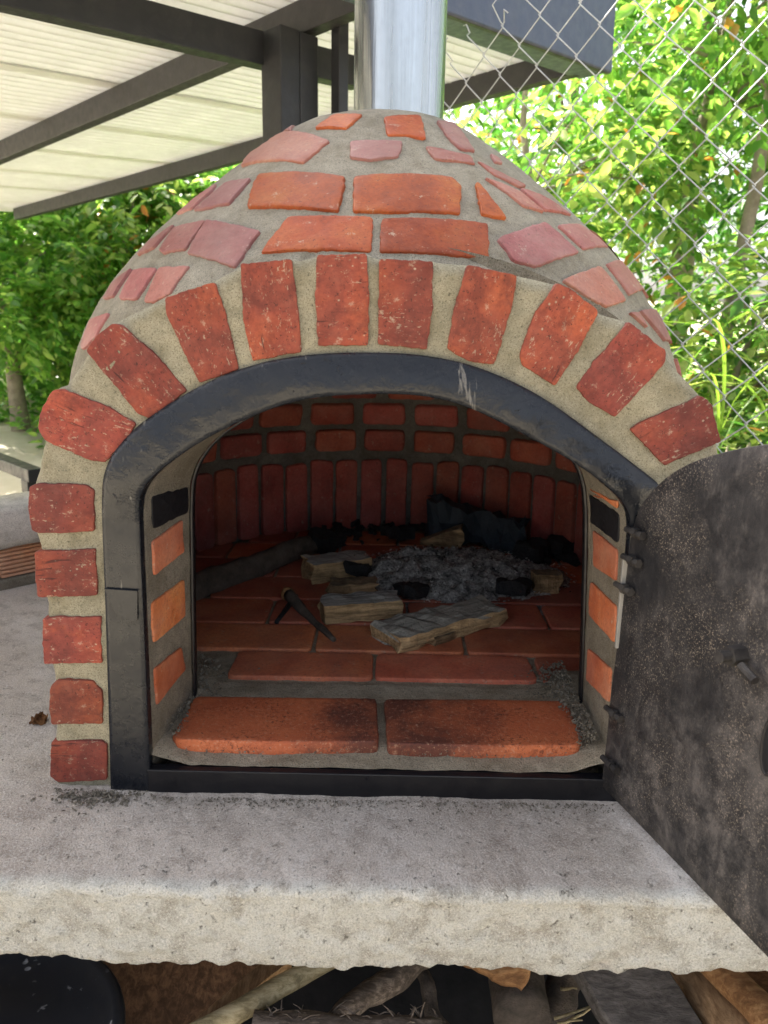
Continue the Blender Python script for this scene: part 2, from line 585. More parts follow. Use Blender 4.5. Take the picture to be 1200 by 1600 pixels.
def sheet():
    m = Mat('white_roof_sheet')
    c = m.ramp(m.noise(6, 5, 0.7, m.coord((1, 1, 1))), [(0.3, (0.68, 0.68, 0.66)), (0.7, (0.80, 0.80, 0.785))])
    c = m.mix(m.ramp(m.noise(28, 5, 0.7), [(0.6, 0.0), (0.8, 0.35)]), c, (0.45, 0.40, 0.33))
    m.out(c, 0.45)
    tr = m.n('ShaderNodeBsdfTranslucent')
    m.set(tr.inputs['Color'], c)
    mx = m.n('ShaderNodeMixShader')
    mx.inputs[0].default_value = 0.035
    m.t.links.new(m.b.outputs[0], mx.inputs[1])
    m.t.links.new(tr.outputs[0], mx.inputs[2])
    m.t.links.new(mx.outputs[0], m.t.nodes['Material Output'].inputs[0])
    return m.m


MT['sheet'] = sheet()


def plain(name, c1, c2, sc=8, rough=0.9, bumpk=0.4, spec=0.2):
    m = Mat(name)
    n = m.noise(sc, 5, 0.7)
    return m.out(m.ramp(n, [(0.3, c1), (0.7, c2)]), rough, m.bump(m.noise(sc * 9, 4, 0.7), bumpk, 0.006), spec=spec)


MT['shade_soil'] = plain('shade_black_soil', (0.012, 0.011, 0.010), (0.035, 0.031, 0.028), 6)  # near-black colour stands in for the shade below the slab
MT['shade_wall'] = plain('shade_black_wall', (0.015, 0.014, 0.013), (0.035, 0.032, 0.030), 5)  # wall colour darkened to paint the unlit space under the slab
MT['ground'] = plain('pale_dry_soil', (0.34, 0.29, 0.21), (0.50, 0.45, 0.36), 0.9)
MT['bark'] = plain('grey_bark', (0.16, 0.13, 0.10), (0.34, 0.29, 0.23), 9)
MT['dark_bark'] = plain('dark_bark', (0.05, 0.042, 0.035), (0.15, 0.12, 0.095), 30, bumpk=0.9)
MT['wire'] = plain('galvanised_wire', (0.30, 0.31, 0.32), (0.46, 0.47, 0.48), 40, 0.42, 0.1, 0.5)
MT['leaf_a'] = leaf_mat('fresh_leaf', [(0.0, (0.07, 0.20, 0.04)), (0.45, (0.19, 0.37, 0.075)), (0.85, (0.34, 0.50, 0.13)), (1.0, (0.52, 0.58, 0.22))], 0.42, 0.32)
MT['leaf_b'] = leaf_mat('deep_leaf', [(0.0, (0.025, 0.10, 0.02)), (0.6, (0.08, 0.21, 0.04)), (1.0, (0.20, 0.35, 0.08))], 0.34, 0.3)
MT['leaf_c'] = leaf_mat('yellowing_leaf', [(0.0, (0.05, 0.14, 0.025)), (0.35, (0.13, 0.25, 0.05)), (0.6, (0.25, 0.36, 0.09)), (0.965, (0.45, 0.49, 0.17)), (0.98, (0.50, 0.22, 0.06)), (1.0, (0.50, 0.17, 0.05))], 0.40, 0.32)
MT['strap'] = leaf_mat('strap_leaf', [(0.0, (0.09, 0.19, 0.03)), (0.6, (0.22, 0.31, 0.06)), (1.0, (0.42, 0.42, 0.17))], 0.4)


# ------------------------------------------------------------------ setting: ground and terrain
def ground():
    mb = MB()
    xs = np.r_[np.linspace(-150, -14, 12), np.linspace(-12, 12, 49), np.linspace(14, 150, 12)]
    ys = np.r_[np.linspace(-150, -7, 10), np.linspace(-6, 22, 57), np.linspace(25, 200, 12)]
    rows = []
    for y in ys:
        r = []
        for x in xs:
            d = math.hypot(x, y)
            z = -0.85 + (0.05 * fbm((x, y, 0), 0.5) if d > 3 else 0)
            z += max(0, d - 8) * 0.055 if y > 0 else 0
            r.append((x, y, min(z, 3.0)))
        rows.append(r)
    mb.grid(rows)
    o = mb.build('ground', MT['ground'], None, True)
    o['kind'] = 'structure'


ground()

# directions of the yard grid: D2 runs to the left and away, D1 to the right and away
D2 = Vector((-0.719, 0.695, 0))
D1 = Vector((0.695, 0.719, 0))


# ------------------------------------------------------------------ roof shelter
def roof():
    t = thing('roof_shelter', 'shelter roof of white corrugated sheets on dark grey steel beams, behind the oven', 'shelter roof', (-0.33, 1.72, -0.85))
    Zc = EYE + 1.0
    C0 = Vector((0.863, 3.34 - DIST, 0))

    def P(a, b, dz=0.0):
        q = C0 + D2 * a - D1 * b
        return Vector((q.x, q.y, Zc - 0.062 * b - 0.02 * a + dz))
    H = 0.10
    BL = 3.9
    # beams: bottoms lie on the roof reference plane
    def beam(name, p, q, w, h, mat):
        mb = MB()
        mb.beam(p, q, w, h)
        return mb.build(name, mat, t)
    up = H / 2
    for b in (0.03, 1.2, 2.45, 3.7):
        beam('purlin', P(0.12 if b > 0.1 else 0.12, b, up), P(6.2, b, up), 0.055, H, MT['grey_steel'])
    beam('rafter', P(0.52, 0.9, -0.052), P(0.52, BL, -0.052), 0.06, 0.10, MT['dark_steel'])
    fas = MB()
    fas.beam(P(0.075, -0.03, 0.17), P(0.075, BL, 0.17), 0.15, 0.34)
    fas.build('fascia_beam', MT['sky_tint_steel'], t)
    lip = MB()
    lip.beam(P(0.01, -0.03, -0.006), P(0.01, BL, -0.006), 0.022, 0.010)
    lip.build('fascia_lip', MT['grey_steel'], t)
    # post
    mb = MB()
    pc = py(438, 60, 2.65 - DIST)
    pc.z = 0
    w1, w2 = 0.105, 0.16
    cc = pc + D2 * (w1 / 2) + D1 * (w2 / 2)
    top = py(438, 36, 2.65 - DIST).z
    rot = Matrix((D1, D2, Vector((0, 0, 1)))).transposed()
    for k in (0, 1):
        c2 = cc + D1 * (w2 / 4 * (1 if k else -1))
        mb.box((c2.x, c2.y, (top - 0.85) / 2), (w2 / 2 - 0.001, w1, top + 0.85), rot, 0.004)
    mb.build('post', MT['dark_steel'], t)
    # corrugated sheets
    W, pitch = 0.80, 0.072
    n = int(W / pitch) * 10
    a0 = 0.12
    k = 0
    while a0 < 6.2:
        mb = MB()
        rows = []
        for b in np.linspace(-0.06, BL + 0.1, 24):
            r = []
            for i in range(n + 1):
                a = a0 + W * 1.08 * i / n
                z = H + 0.017 + 0.018 * math.sin(2 * math.pi * a / pitch) + (0.010 if k % 2 else 0.0)
                z += 0.004 * nz((a, b, 0), 2.0, k)
                r.append(P(a, b, z))
            rows.append(r)
        mb.grid(rows)
        mb.build('roof_sheet', MT['sheet'], t, True)
        a0 += W
        k += 1


roof()


# ------------------------------------------------------------------ chain link fence
def fence():
    N = Vector((0.695, 0.719, 0))
    NP = 1.85
    t = thing('chain_link_fence', 'galvanised chain-link fence with a ragged top, running behind the brick oven', 'fence', (0.3, 1.4, -0.85))
    base = Vector((N.x * NP, N.y * NP - DIST, 0))

    def at(u, v):
        q = on_plane(u, v, N, base)
        return (q - base).dot(D2), q.z
    aP = at(531, 90)[0]
    aL, zL = at(700, 95)
    aM, zM = at(812, 8)
    cell = 0.118
    aR = -1.9

    def ztop(a):
        if a > aM:
            return zL + (zM - zL) * (aL - a) / (aL - aM)
        return min(zM + (aM - a) * 0.6, 2.3)

    def pos(a, z, off=0.0):
        aa = a + 0.012 * nz((a, z, 0), 1.3, 3)
        zz = z + 0.010 * nz((a, z, 0), 1.1, 8)
        q = base + D2 * aa + N * (off + 0.03 * nz((a, z, 4), 0.7))
        return Vector((q.x, q.y, zz))
    mb = MB()
    i = 0
    a = aR
    while a < aP - 0.02:
        zt = ztop(a) + random.uniform(-0.03, 0.05)
        pts = []
        z = -0.8
        k = 0
        R = 0.0042
        while z < zt:
            s = 1 if (k + i) % 2 else -1
            aa = a + s * (cell / 4 + 0.003)
            # round the knuckle: the wire passes in front of, then behind its neighbour
            pts.append(pos(aa - s * 0.006, z - 0.006, -s * R))
            pts.append(pos(aa, z, 0))
            pts.append(pos(aa - s * 0.006, z + 0.006, s * R))
            z += cell / 2
            k += 1
        last = pts[-1]
        pts.append(last + D2 * random.uniform(-0.03, 0.03) + Vector((0, 0, random.uniform(0.02, 0.05))) - N * random.uniform(0, 0.03))
        pts.append(pts[-1] + D2 * random.uniform(-0.03, 0.03) + Vector((0, 0, random.uniform(-0.015, 0.02))))
        mb.tube(pts, 0.0018, 5)
        a += cell / 2
        i += 1
    o = mb.build('wire_mesh', MT['wire'], t, True)
    o['kind'] = 'stuff'
    for a, r in ((aP, 0.021), (-1.95, 0.021)):
        mb = MB()
        q = base + D2 * a
        mb.box((q.x, q.y, 0.6), (0.042, 0.042, 2.9), Matrix((D1, D2, Vector((0, 0, 1)))).transposed(), 0.003)
        mb.build('fence_post', MT['dark_steel'], t)


fence()


# ------------------------------------------------------------------ trees and plants
def leaves(base, axis, n_leaf, L, size, wid, droop, r):
    """sprays: arrays of base points and axes -> leaf geometry (verts, quads)"""
    S = len(base)
    k = np.tile(np.arange(n_leaf), S)
    sp = np.repeat(np.arange(S), n_leaf)
    t = (k + 0.6) / n_leaf
    ax = axis[sp]
    L_ = L[sp]
    p = base[sp] + ax * (t * L_)[:, None]
    p[:, 2] -= droop * (t * L_) ** 1.6
    up = np.array([0, 0, 1.0])
    side = np.cross(ax, up)
    side /= np.linalg.norm(side, axis=1)[:, None] + 1e-6
    sg = np.where(k % 2 == 0, 1.0, -1.0)
    d = side * sg[:, None] * 0.8 + ax * 0.55 + r.normal(0, 0.32, (len(k), 3))
    d[:, 2] -= 0.35
    d /= np.linalg.norm(d, axis=1)[:, None]
    nrm = np.tile(up, (len(k), 1)) + r.normal(0, 0.45, (len(k), 3))
    w = np.cross(d, nrm)
    w /= np.linalg.norm(w, axis=1)[:, None] + 1e-6
    nn = np.cross(w, d)
    s = size * r.uniform(0.35, 1.35, len(k))
    l = s[:, None]
    W = (s * wid)[:, None]
    v0 = p
    v1 = p + d * l * 0.32 + w * W * 0.5 + nn * l * 0.05
    v2 = p + d * l * 0.68 + w * W * 0.42 + nn * l * 0.03
    v3 = p + d * l - nn * l * 0.10
    v4 = p + d * l * 0.68 - w * W * 0.42 + nn * l * 0.03
    v5 = p + d * l * 0.32 - w * W * 0.5 + nn * l * 0.05
    V = np.stack([v0, v1, v2, v3, v4, v5], 1).reshape(-1, 3)
    b = np.arange(len(k)) * 6
    Q = np.concatenate([np.stack([b, b + 3, b + 2, b + 1], 1), np.stack([b, b + 5, b + 4, b + 3], 1)], 0)
    return V, Q


def crown_points(blobs, n, r):
    """points on the shells of several ellipsoid clumps (cx,cy,cz,rx,ry,rz)"""
    B = np.array(blobs, float)
    wts = (B[:, 3] * B[:, 4] * B[:, 5]) ** 0.66
    idx = r.choice(len(B), n, p=wts / wts.sum())
    d = r.normal(0, 1, (n, 3))
    d /= np.linalg.norm(d, axis=1)[:, None]
    rad = r.uniform(0.45, 1.0, n) ** 0.6
    pts = B[idx, :3] + d * B[idx, 3:] * rad[:, None]
    ax = d + r.normal(0, 0.45, (n, 3))
    ax[:, 2] -= 0.15
    ax /= np.linalg.norm(ax, axis=1)[:, None]
    return pts, ax


def tree(name, label, cat, loc, height, spread, n_spray, leaf, mat, seed, group=None, trunk_r=0.09, lean=(0, 0), crown_lo=0.35,
         n_leaf=8, wid=0.45, bark='bark', nblob=22, spray_len=0.35, droop=0.5):
    r = np.random.default_rng(seed)
    rr = random.Random(seed)
    t = thing(name, label, cat, loc, group)
    L = Vector(loc)
    mb = MB()
    n = 10
    path = []
    for i in range(n):
        f = i / (n - 1)
        path.append(L + Vector((lean[0] * f + 0.12 * nz((f * 3, seed, 0)) * f * 3, lean[1] * f + 0.12 * nz((f * 3, seed, 5)) * f * 3, -0.15 + f * (height * 0.86 + 0.15))))
    mb.tube(path, [trunk_r * (1.25 if i == 0 else 1.0) * (1 - 0.75 * i / (n - 1)) for i in range(n)], 9, True,
            lambda p, th: 0.12 * nz(p, 6, seed))
    blobs = []
    for k in range(nblob):
        f = rr.uniform(crown_lo, 1.0)
        i = min(n - 1, int(f * (n - 1)))
        st = path[i]
        ang = k * 2.399 + rr.uniform(-0.4, 0.4)
        prof = math.sin(math.pi * min(1, max(0.08, (f - crown_lo) / (1.02 - crown_lo))) ** 0.8) * 0.75 + 0.3
        rad = spread * prof * rr.uniform(0.45, 1.0)
        en = st + Vector((math.cos(ang) * rad, math.sin(ang) * rad, rr.uniform(0.0, 0.35) * spread))
        mid = st.lerp(en, 0.5) + Vector((0, 0, 0.12 * spread))
        br = trunk_r * (1 - 0.7 * f) * 0.45
        mb.tube(resample(smooth([st, mid, en], 1), 6), [br * (1 - 0.14 * q) for q in range(6)], 6)
        s = spread * rr.uniform(0.20, 0.38)
        blobs.append((en.x, en.y, en.z, s, s, s * rr.uniform(0.55, 0.8)))
    mb.build('trunk', MT[bark], t, True)
    pts, ax = crown_points(blobs, n_spray, r)
    V, Q = leaves(pts, ax, n_leaf, r.uniform(0.6, 1.2, n_spray) * spray_len, leaf, wid, droop, r)
    link('crown', np_mesh('crown', V, Q), MT[mat], t)
    return t


GZ = -0.85
# left of the oven: bushy trees beyond the far edge of the roof
def at_px(u, Y):
    """ground point at distance Y from the camera in the direction of picture column u"""
    return ((u - 600) / F * Y * 1.02, Y - DIST, GZ)


tree('leafy_tree', 'bushy small-leaved tree at the far left, its bare lower trunk by the railing', 'tree', at_px(40, 9.2), 3.7, 1.7, 2400, 0.12, 'leaf_a', 21, crown_lo=0.40, lean=(-0.2, 0.2), trunk_r=0.12)
tree('leafy_tree', 'yellow-green tree seen just left of the dome, under the roof edge', 'tree', at_px(215, 10.5), 4.0, 1.9, 2200, 0.13, 'leaf_c', 22, crown_lo=0.22)
tree('leafy_tree', 'bright green tree rising behind the far left bush, below the roof beam', 'tree', at_px(110, 13.0), 4.1, 2.3, 2400, 0.15, 'leaf_a', 23, crown_lo=0.25)
tree('leafy_tree', 'leafy tree filling the gap between the roof beam and the dome top', 'tree', at_px(345, 11.5), 4.5, 2.1, 2000, 0.14, 'leaf_a', 24, crown_lo=0.35)
# right of the oven, beyond the fence
tree('slender_tree', 'slender pale-trunked tree at the right, sky showing beside its trunk', 'tree', at_px(1105, 5.6), 6.6, 1.5, 560, 0.12, 'leaf_a', 31, crown_lo=0.56, trunk_r=0.07, n_leaf=9, spray_len=0.45)
tree('slender_tree', 'leaning thin tree in the middle of the right side, left of the pale trunk', 'tree', at_px(985, 6.2), 6.4, 1.4, 500, 0.12, 'leaf_c', 32, crown_lo=0.6, trunk_r=0.065, lean=(0.6, 0.3), n_leaf=9, spray_len=0.45)
tree('slender_tree', 'tree with orange-tinged leaves just right of the chimney, beyond the fence', 'tree', at_px(800, 6.0), 4.4, 1.15, 620, 0.12, 'leaf_c', 33, crown_lo=0.35, trunk_r=0.06, n_leaf=9, spray_len=0.42)
tree('slender_tree', 'dark green tree at the far right edge, behind the wire mesh', 'tree', at_px(1330, 6.8), 6.2, 1.4, 800, 0.12, 'leaf_b', 34, crown_lo=0.3, n_leaf=9, spray_len=0.42)
tree('slender_tree', 'tall yellow-green tree high at the top right, over the other crowns', 'tree', at_px(1030, 8.6), 9.0, 2.0, 560, 0.14, 'leaf_a', 35, crown_lo=0.62, trunk_r=0.11, n_leaf=9, spray_len=0.55)
tree('slender_tree', 'deep green tree behind the roof corner, right of the chimney', 'tree', at_px(850, 9.2), 7.4, 2.1, 700, 0.15, 'leaf_b', 36, crown_lo=0.3, trunk_r=0.11, n_leaf=9, spray_len=0.5)
tree('slender_tree', 'low bushy tree at the lower right, below the gap of sky', 'tree', at_px(1120, 4.9), 1.95, 0.95, 620, 0.10, 'leaf_c', 37, crown_lo=0.3, trunk_r=0.05, n_leaf=9, spray_len=0.35)


def strap_plant(label, loc, n, length, seed):
    r = random.Random(seed)
    t = thing('strap_leaf_plant', label, 'plant', loc, 'strap-leaved plants beyond the fence')
    L = Vector(loc)
    mb = MB()
    for k in range(n):
        ang = r.uniform(0, 2 * math.pi)
        out = r.uniform(0.4, 0.95)
        h = r.uniform(0.55, 1.05) * length
        w = r.uniform(0.006, 0.014)
        dr = Vector((math.cos(ang), math.sin(ang), 0))
        sd = Vector((-dr.y, dr.x, 0))
        rows = []
        st = r.uniform(0.1, 1.05)
        for i in range(8):
            f = i / 7
            c = L + Vector((0, 0, st)) + dr * (out * h * f ** 1.35) + Vector((0, 0, h * (1.25 * f - 0.75 * f * f * (0.5 + out))))
            ww = w * math.sin(math.pi * (0.12 + 0.86 * f)) ** 0.7
            rows.append([c - sd * ww + Vector((0, 0, ww * 0.4)), c, c + sd * ww + Vector((0, 0, ww * 0.4))])
        mb.grid(rows)
    mb.build('fronds', MT['strap'], t, True)
    st = MB()
    for k in range(2):
        x, y = r.uniform(-0.05, 0.05), r.uniform(-0.05, 0.05)
        st.tube([L + Vector((x, y, -0.1)), L + Vector((x * 1.5, y * 1.5, 0.5)), L + Vector((x * 3, y * 3, 0.95))], [0.018, 0.014, 0.007], 6)
    st.build('stem', MT['bark'], t, True)


strap_plant('arching yellow-green strap-leaved plant just right of the dome shoulder', at_px(1015, 3.9), 24, 1.5, 41)
strap_plant('strap-leaved plant at the right, above the top of the open door', at_px(1115, 3.7), 22, 1.3, 42)
strap_plant('tall strap-leaved clump behind the dome, below the orange leaves', at_px(930, 4.3), 50, 1.7, 43)
strap_plant('strap-leaved plant at the far right edge behind the fence', at_px(1215, 3.6), 24, 1.4, 44)


def undergrowth():
    r = np.random.default_rng(5)
    n = 12500
    ang = r.uniform(-1.25, 1.25, n)
    d = r.uniform(3.6, 15, n) ** 1.0
    x, y = np.sin(ang) * d, np.cos(ang) * d - DIST
    keep = (x * 0.695 + (y + DIST) * 0.719 > 2.1) & ((x > 0.0) | (x * 0.695 + y * 0.719 > 2.6))
    x, y, d = x[keep], y[keep], d[keep]
    z = GZ + r.uniform(0.0, 1.0, len(x)) ** 2 * (0.5 + 0.05 * d) + np.maximum(0, np.hypot(x, y) - 8) * 0.055
    pts = np.stack([x, y, z], 1)
    ax = r.normal(0, 1, (len(x), 3))
    ax[:, 2] = np.abs(ax[:, 2]) + 0.3
    ax /= np.linalg.norm(ax, axis=1)[:, None]
    V, Q = leaves(pts, ax, 6, r.uniform(0.2, 0.4, len(x)), 0.12, 0.5, 0.4, r)
    o = link('undergrowth', np_mesh('undergrowth', V, Q), MT['leaf_a'])
    tag(o, 'leafy undergrowth covering the ground beyond the fence and railing', 'undergrowth', None, 'stuff')
    # far wood: a mass of crowns with gaps
    n = 1700
    B = []
    for k in range(46):
        a = r.uniform(-1.15, 1.2)
        dd = r.uniform(10.5, 19)
        top = r.uniform(1.0, 7.5) if a > 0 else r.uniform(0.8, 2.8)
        if 0.27 < a < 0.47:
            top = r.uniform(0.4, 1.6)
        B.append((math.sin(a) * dd, math.cos(a) * dd, GZ + top, r.uniform(1.0, 1.9), r.uniform(1.0, 1.9), r.uniform(0.9, 1.5)))
    pts, ax = crown_points(B, n, r)
    V, Q = leaves(pts, ax, 9, r.uniform(0.5, 0.9, n), 0.22, 0.5, 0.3, r)
    o = link('far_wood', np_mesh('far_wood', V, Q), MT['leaf_b'])
    tag(o, 'mass of green wood far behind the nearer trees', 'wood', None, 'stuff')


undergrowth()


# ------------------------------------------------------------------ low wall and railing at the left
def parapet():
    p0 = pz(0, 922, 0.0)
    p1 = pz(45, 905, 0.0)
    d = D1.copy()
    n = Vector((d.y, -d.x, 0))                     # towards the camera
    t = thing('low_wall', 'low wall of ribbed hollow clay blocks under a concrete cap, left of the oven', 'wall', p0)
    zc0 = on_plane(8, 856, n, p0).z
    zc1 = on_plane(8, 794, n, p0).z

    def Q(s, z, o=0.0):
        q = p0 + d * s + n * o
        return Vector((q.x, q.y, z))
    rot = Matrix((d, -n, Vector((0, 0, 1)))).transposed()
    # mortar bed, blocks with ribs, cap
    mb = MB()
    mb.box(Q(0.0, 0.012, -0.055), (1.6, 0.125, 0.03), rot, 0.006)
    mb.box(Q(0.0, (zc0) / 2, -0.075), (1.6, 0.07, zc0), rot)
    mb.build('bedding', MT['jamb_mortar'], t)
    bw = 0.265
    gap = (pz(20, 905, 0.05) - p0).dot(d)
    s = gap - 3 * bw - 0.01
    for k in range(6):
        a, b = s + k * bw + 0.012, s + (k + 1) * bw - 0.012
        mb = MB()
        rows = []
        zz = np.linspace(0.03, zc0 - 0.002, 41)
        for z in zz:
            ph = (z - 0.03) / (zc0 - 0.03) * 7
            o = 0.004 * (1 if (ph % 1) < 0.62 else -1)
            o += 0.001 * nz((s + k, z, 0), 40)
            rows.append([Q(a, z, -0.045), Q(a, z, o - 0.002), Q(a + 0.008, z, o), Q((a + b) / 2, z, o), Q(b - 0.008, z, o), Q(b, z, o - 0.002), Q(b, z, -0.045)])
        mb.grid(rows)
        mb.build('hollow_block', MT['hollow'], t)
    mb = MB()
    rows = []
    for i in range(60):
        ss = -0.8 + 1.6 * i / 59
        prof = []
        for (o, z) in ((-0.14, zc0), (-0.02, zc0 - 0.004), (0.012, zc0), (0.016, zc0 + 0.015), (0.014, zc1 - 0.012), (0.004, zc1), (-0.06, zc1 + 0.004), (-0.14, zc1)):
            prof.append(Q(ss, z + 0.005 * nz((ss, z, o), 9), o + 0.005 * nz((ss, z, o), 14, 2)))
        rows.append(prof)
    mb.grid(rows, True)
    mb.build('concrete_cap', MT['cap'], t, True)


MT['hollow'] = brick_mat('ribbed_clay', (0.36, 0.13, 0.09), (0.46, 0.19, 0.13), (0.50, 0.26, 0.19), haze=0.5, rough=0.9)
MT['cap'] = mortar_mat('cap_concrete', (0.50, 0.47, 0.43), (0.66, 0.63, 0.58), 0.7)
parapet()


def railing():
    q = py(0, 730, 2.2)
    t = thing('metal_railing', 'dark metal railing on posts beyond the low wall, at the left edge', 'railing', (q.x, q.y, GZ))
    c1 = py(52, 741, 1.95)
    mb = MB()
    a = c1 + D2 * 0 + Vector((0, 0, 0))
    mb.beam(a - D2 * 0.03, a + D2 * 3.4, 0.06, 0.05)
    mb.build('rail', MT['dark_steel'], t)
    for s in (0.03, 1.5, 3.0):
        mb = MB()
        p = a + D2 * s
        mb.box((p.x, p.y, (a.z - 0.026 + GZ) / 2), (0.055, 0.07, a.z - 0.026 - GZ), Matrix((D1, D2, Vector((0, 0, 1)))).transposed(), 0.003)
        mb.build('railing_post', MT['dark_steel'], t)
    mb = MB()
    mb.beam(a - D2 * 0.0 + Vector((0, 0, -0.75)), a + D2 * 3.4 + Vector((0, 0, -0.75)), 0.04, 0.04)
    mb.build('rail', MT['dark_steel'], t)


railing()


# ------------------------------------------------------------------ concrete slab and the space below it
def slab():
    t = thing('concrete_counter', 'thick rough concrete slab with a ragged lower edge, carrying the brick oven', 'slab', (0, 0.4, -0.118))
    mb = MB()
    xs = np.r_[np.linspace(-1.75, -0.75, 30)[:-1], np.linspace(-0.75, 0.75, 340), np.linspace(0.75, 1.05, 14)[1:]]
    prof = [(y, 0.0, 0) for y in np.r_[np.linspace(1.4, 0.2, 22)[:-1], np.linspace(0.2, -0.16, 56)]]
    prof += [(-0.168, -0.0008, 1), (-0.1755, -0.003, 1), (-0.180, -0.007, 1), (-0.183, -0.013, 1)]
    prof += [(-0.185, z, 2) for z in np.linspace(-0.019, -0.108, 26)]
    prof += [(-0.182, -0.114, 3), (-0.172, -0.118, 3), (-0.12, -0.120, 3), (0.1, -0.12, 4), (1.4, -0.12, 4)]
    rows = []
    for (y, z, k) in prof:
        r = []
        for x in xs:
            lim = 1.05 if y < 0.45 else 1.05 - (y - 0.45)
            xx = x if x < 0.7 or lim > 1.04 else min(x, lim)
            dz = dy = 0.0
            if k == 0:
                dz = 0.0022 * fbm((xx, y, 0), 9, 4) + 0.0012 * fbm((xx, y, 3), 45, 3)
                if y < -0.10:
                    dz -= 0.005 * ((-0.10 - y) / 0.06) ** 2 * (0.5 + 0.5 * nz((xx, 0, 0), 7))
            elif k == 1:
                dz = -0.005 * (0.5 + 0.5 * nz((xx, 0, 0), 7)) + 0.003 * fbm((xx, z * 3, 1), 24, 4)
                dy = 0.005 * fbm((xx, z, 2), 18, 4) - 0.004
            elif k == 2:
                dy = 0.0055 * fbm((xx, 0, z), 14, 4) + 0.0025 * fbm((xx, 5, z), 60, 3)
                f = (-z - 0.019) / 0.09
                dz = (0.009 * fbm((xx, 3, 0), 6, 3) + 0.007 * fbm((xx, 9, 0), 28, 4)) * f - 0.003 * f
                dy += 0.006 * max(0, f - 0.8) * 5 * (0.4 + nz((xx, 0, 2), 30))
            elif k == 3:
                dz = 0.009 * fbm((xx, 3, 0), 6, 3) + 0.007 * fbm((xx, 9, 0), 28, 4) - 0.003
                dy = 0.006 * fbm((xx, y, 9), 25, 3)
            r.append((xx, y + dy, z + dz))
        rows.append(r)
    mb.grid(rows)
    mb.build('slab', MT['concrete'], t, True)
    # carrying walls, the dark under the slab painted into their colour
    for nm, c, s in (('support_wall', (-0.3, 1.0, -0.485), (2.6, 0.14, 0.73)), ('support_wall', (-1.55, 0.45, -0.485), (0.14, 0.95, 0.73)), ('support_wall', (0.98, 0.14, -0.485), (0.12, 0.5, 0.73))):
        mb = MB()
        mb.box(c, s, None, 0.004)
        mb.build(nm, MT['shade_wall'], t)


slab()


def noisy_log(name, label, cat, p, q, r0, r1, mat, bend=0.02, group=None, rough=0.12, sides=14, n=18, fs=25, parts=None):
    p, q = Vector(p), Vector(q)
    mb = MB()
    pts = []
    sd = random.uniform(0, 50)
    for i in range(n):
        f = i / (n - 1)
        c = p.lerp(q, f)
        c += Vector((nz((f * 2, sd, 0)), nz((f * 2, sd, 3)), nz((f * 2, sd, 6)))) * bend * math.sin(math.pi * f)
        pts.append(c)
    mb.tube(pts, [r0 + (r1 - r0) * i / (n - 1) for i in range(n)], sides, True,
            lambda w, th: rough * fbm(w, fs, 3, sd) + rough * 0.6 * nz((th * 1.5, sd, w.x * 4), 1.0))
    o = mb.build(name, mat, None, True, p)
    return tag(o, label, cat, group)


def slab_board(name, label, cat, quad, thick, mat, group=None, jag=0.0015):
    """a board from four top corners (world), extruded down"""
    a, b, c, d = [Vector(k) for k in quad]
    n = (b - a).cross(d - a).normalized()
    if n.z < 0:
        n = -n
    mb = MB()
    top, bot = [], []
    edge = []
    for (s, e) in ((a, b), (b, c), (c, d), (d, a)):
        for i in range(14):
            edge.append(s.lerp(e, i / 14))
    cen = (a + b + c + d) / 4
    ring = [k + Vector((nz(k, 60), nz(k, 60, 2), nz(k, 60, 4))) * jag for k in edge]
    bev = thick * 0.12
    ins = [k + (cen - k).normalized() * bev for k in ring]
    m = len(ring)
    vs = ins + [k - n * bev for k in ring] + [k - n * (thick - bev) for k in ring] + [k - n * thick for k in ins]
    fs = []
    for l in range(3):
        for i in range(m):
            j = (i + 1) % m
            fs.append((l * m + i, l * m + j, (l + 1) * m + j, (l + 1) * m + i))
    fs.append(tuple(range(m))[::-1])
    fs.append(tuple(range(3 * m, 4 * m)))
    mb.add(vs, fs)
    o = mb.build(name, mat, None, False, tuple(cen))
    return tag(o, label, cat, group)


MT['ply'] = wood_mat('brown_plywood', (0.085, 0.045, 0.024), (0.155, 0.085, 0.045), along=(1.0, 0.12, 1.0), rot=(0, 0, 0.7))
MT['pale_wood'] = wood_mat('pale_pole_wood', (0.30, 0.24, 0.13), (0.46, 0.38, 0.23), along=(0.25, 1, 1))
MT['grey_wood'] = wood_mat('weathered_grey_board', (0.075, 0.066, 0.060), (0.125, 0.112, 0.102), along=(0.2, 1, 1))
MT['tan_wood'] = wood_mat('tan_log_wood', (0.23, 0.14, 0.075), (0.38, 0.25, 0.14), along=(1, 0.2, 1))
MT['orange_wood'] = wood_mat('split_pine', (0.28, 0.14, 0.06), (0.45, 0.26, 0.12), along=(0.3, 1, 1))
MT['brown_wood'] = wood_mat('dark_brown_board', (0.12, 0.055, 0.022), (0.20, 0.10, 0.045), along=(0.3, 1, 1))
MT['grey_bark'] = wood_mat('fibrous_bark', (0.11, 0.085, 0.065), (0.24, 0.19, 0.15), along=(0.25, 1, 1), scale=1.6)


def plastic():
    m = Mat('black_plastic')
    dots = m.ramp(m.voro(42, m.coord((1, 1, 0.7))), [(0.14, 1.0), (0.20, 0.0)])
    mk = m.ramp(m.noise(11, 3, 0.6), [(0.52, 0.0), (0.6, 1.0)])
    scr = m.ramp(m.noise(60, 4, 0.7, m.coord((1, 1, 0.2))), [(0.66, 0.0), (0.72, 1.0)])
    f = m.math('MAXIMUM', m.math('MULTIPLY', dots, mk), m.math('MULTIPLY', scr, 0.35))
    c = m.mix(f, (0.010, 0.012, 0.016), (0.45, 0.45, 0.45))
    return m.out(c, 0.32, m.bump(m.noise(30, 3, 0.6), 0.1, 0.004))


MT['plastic'] = plastic()


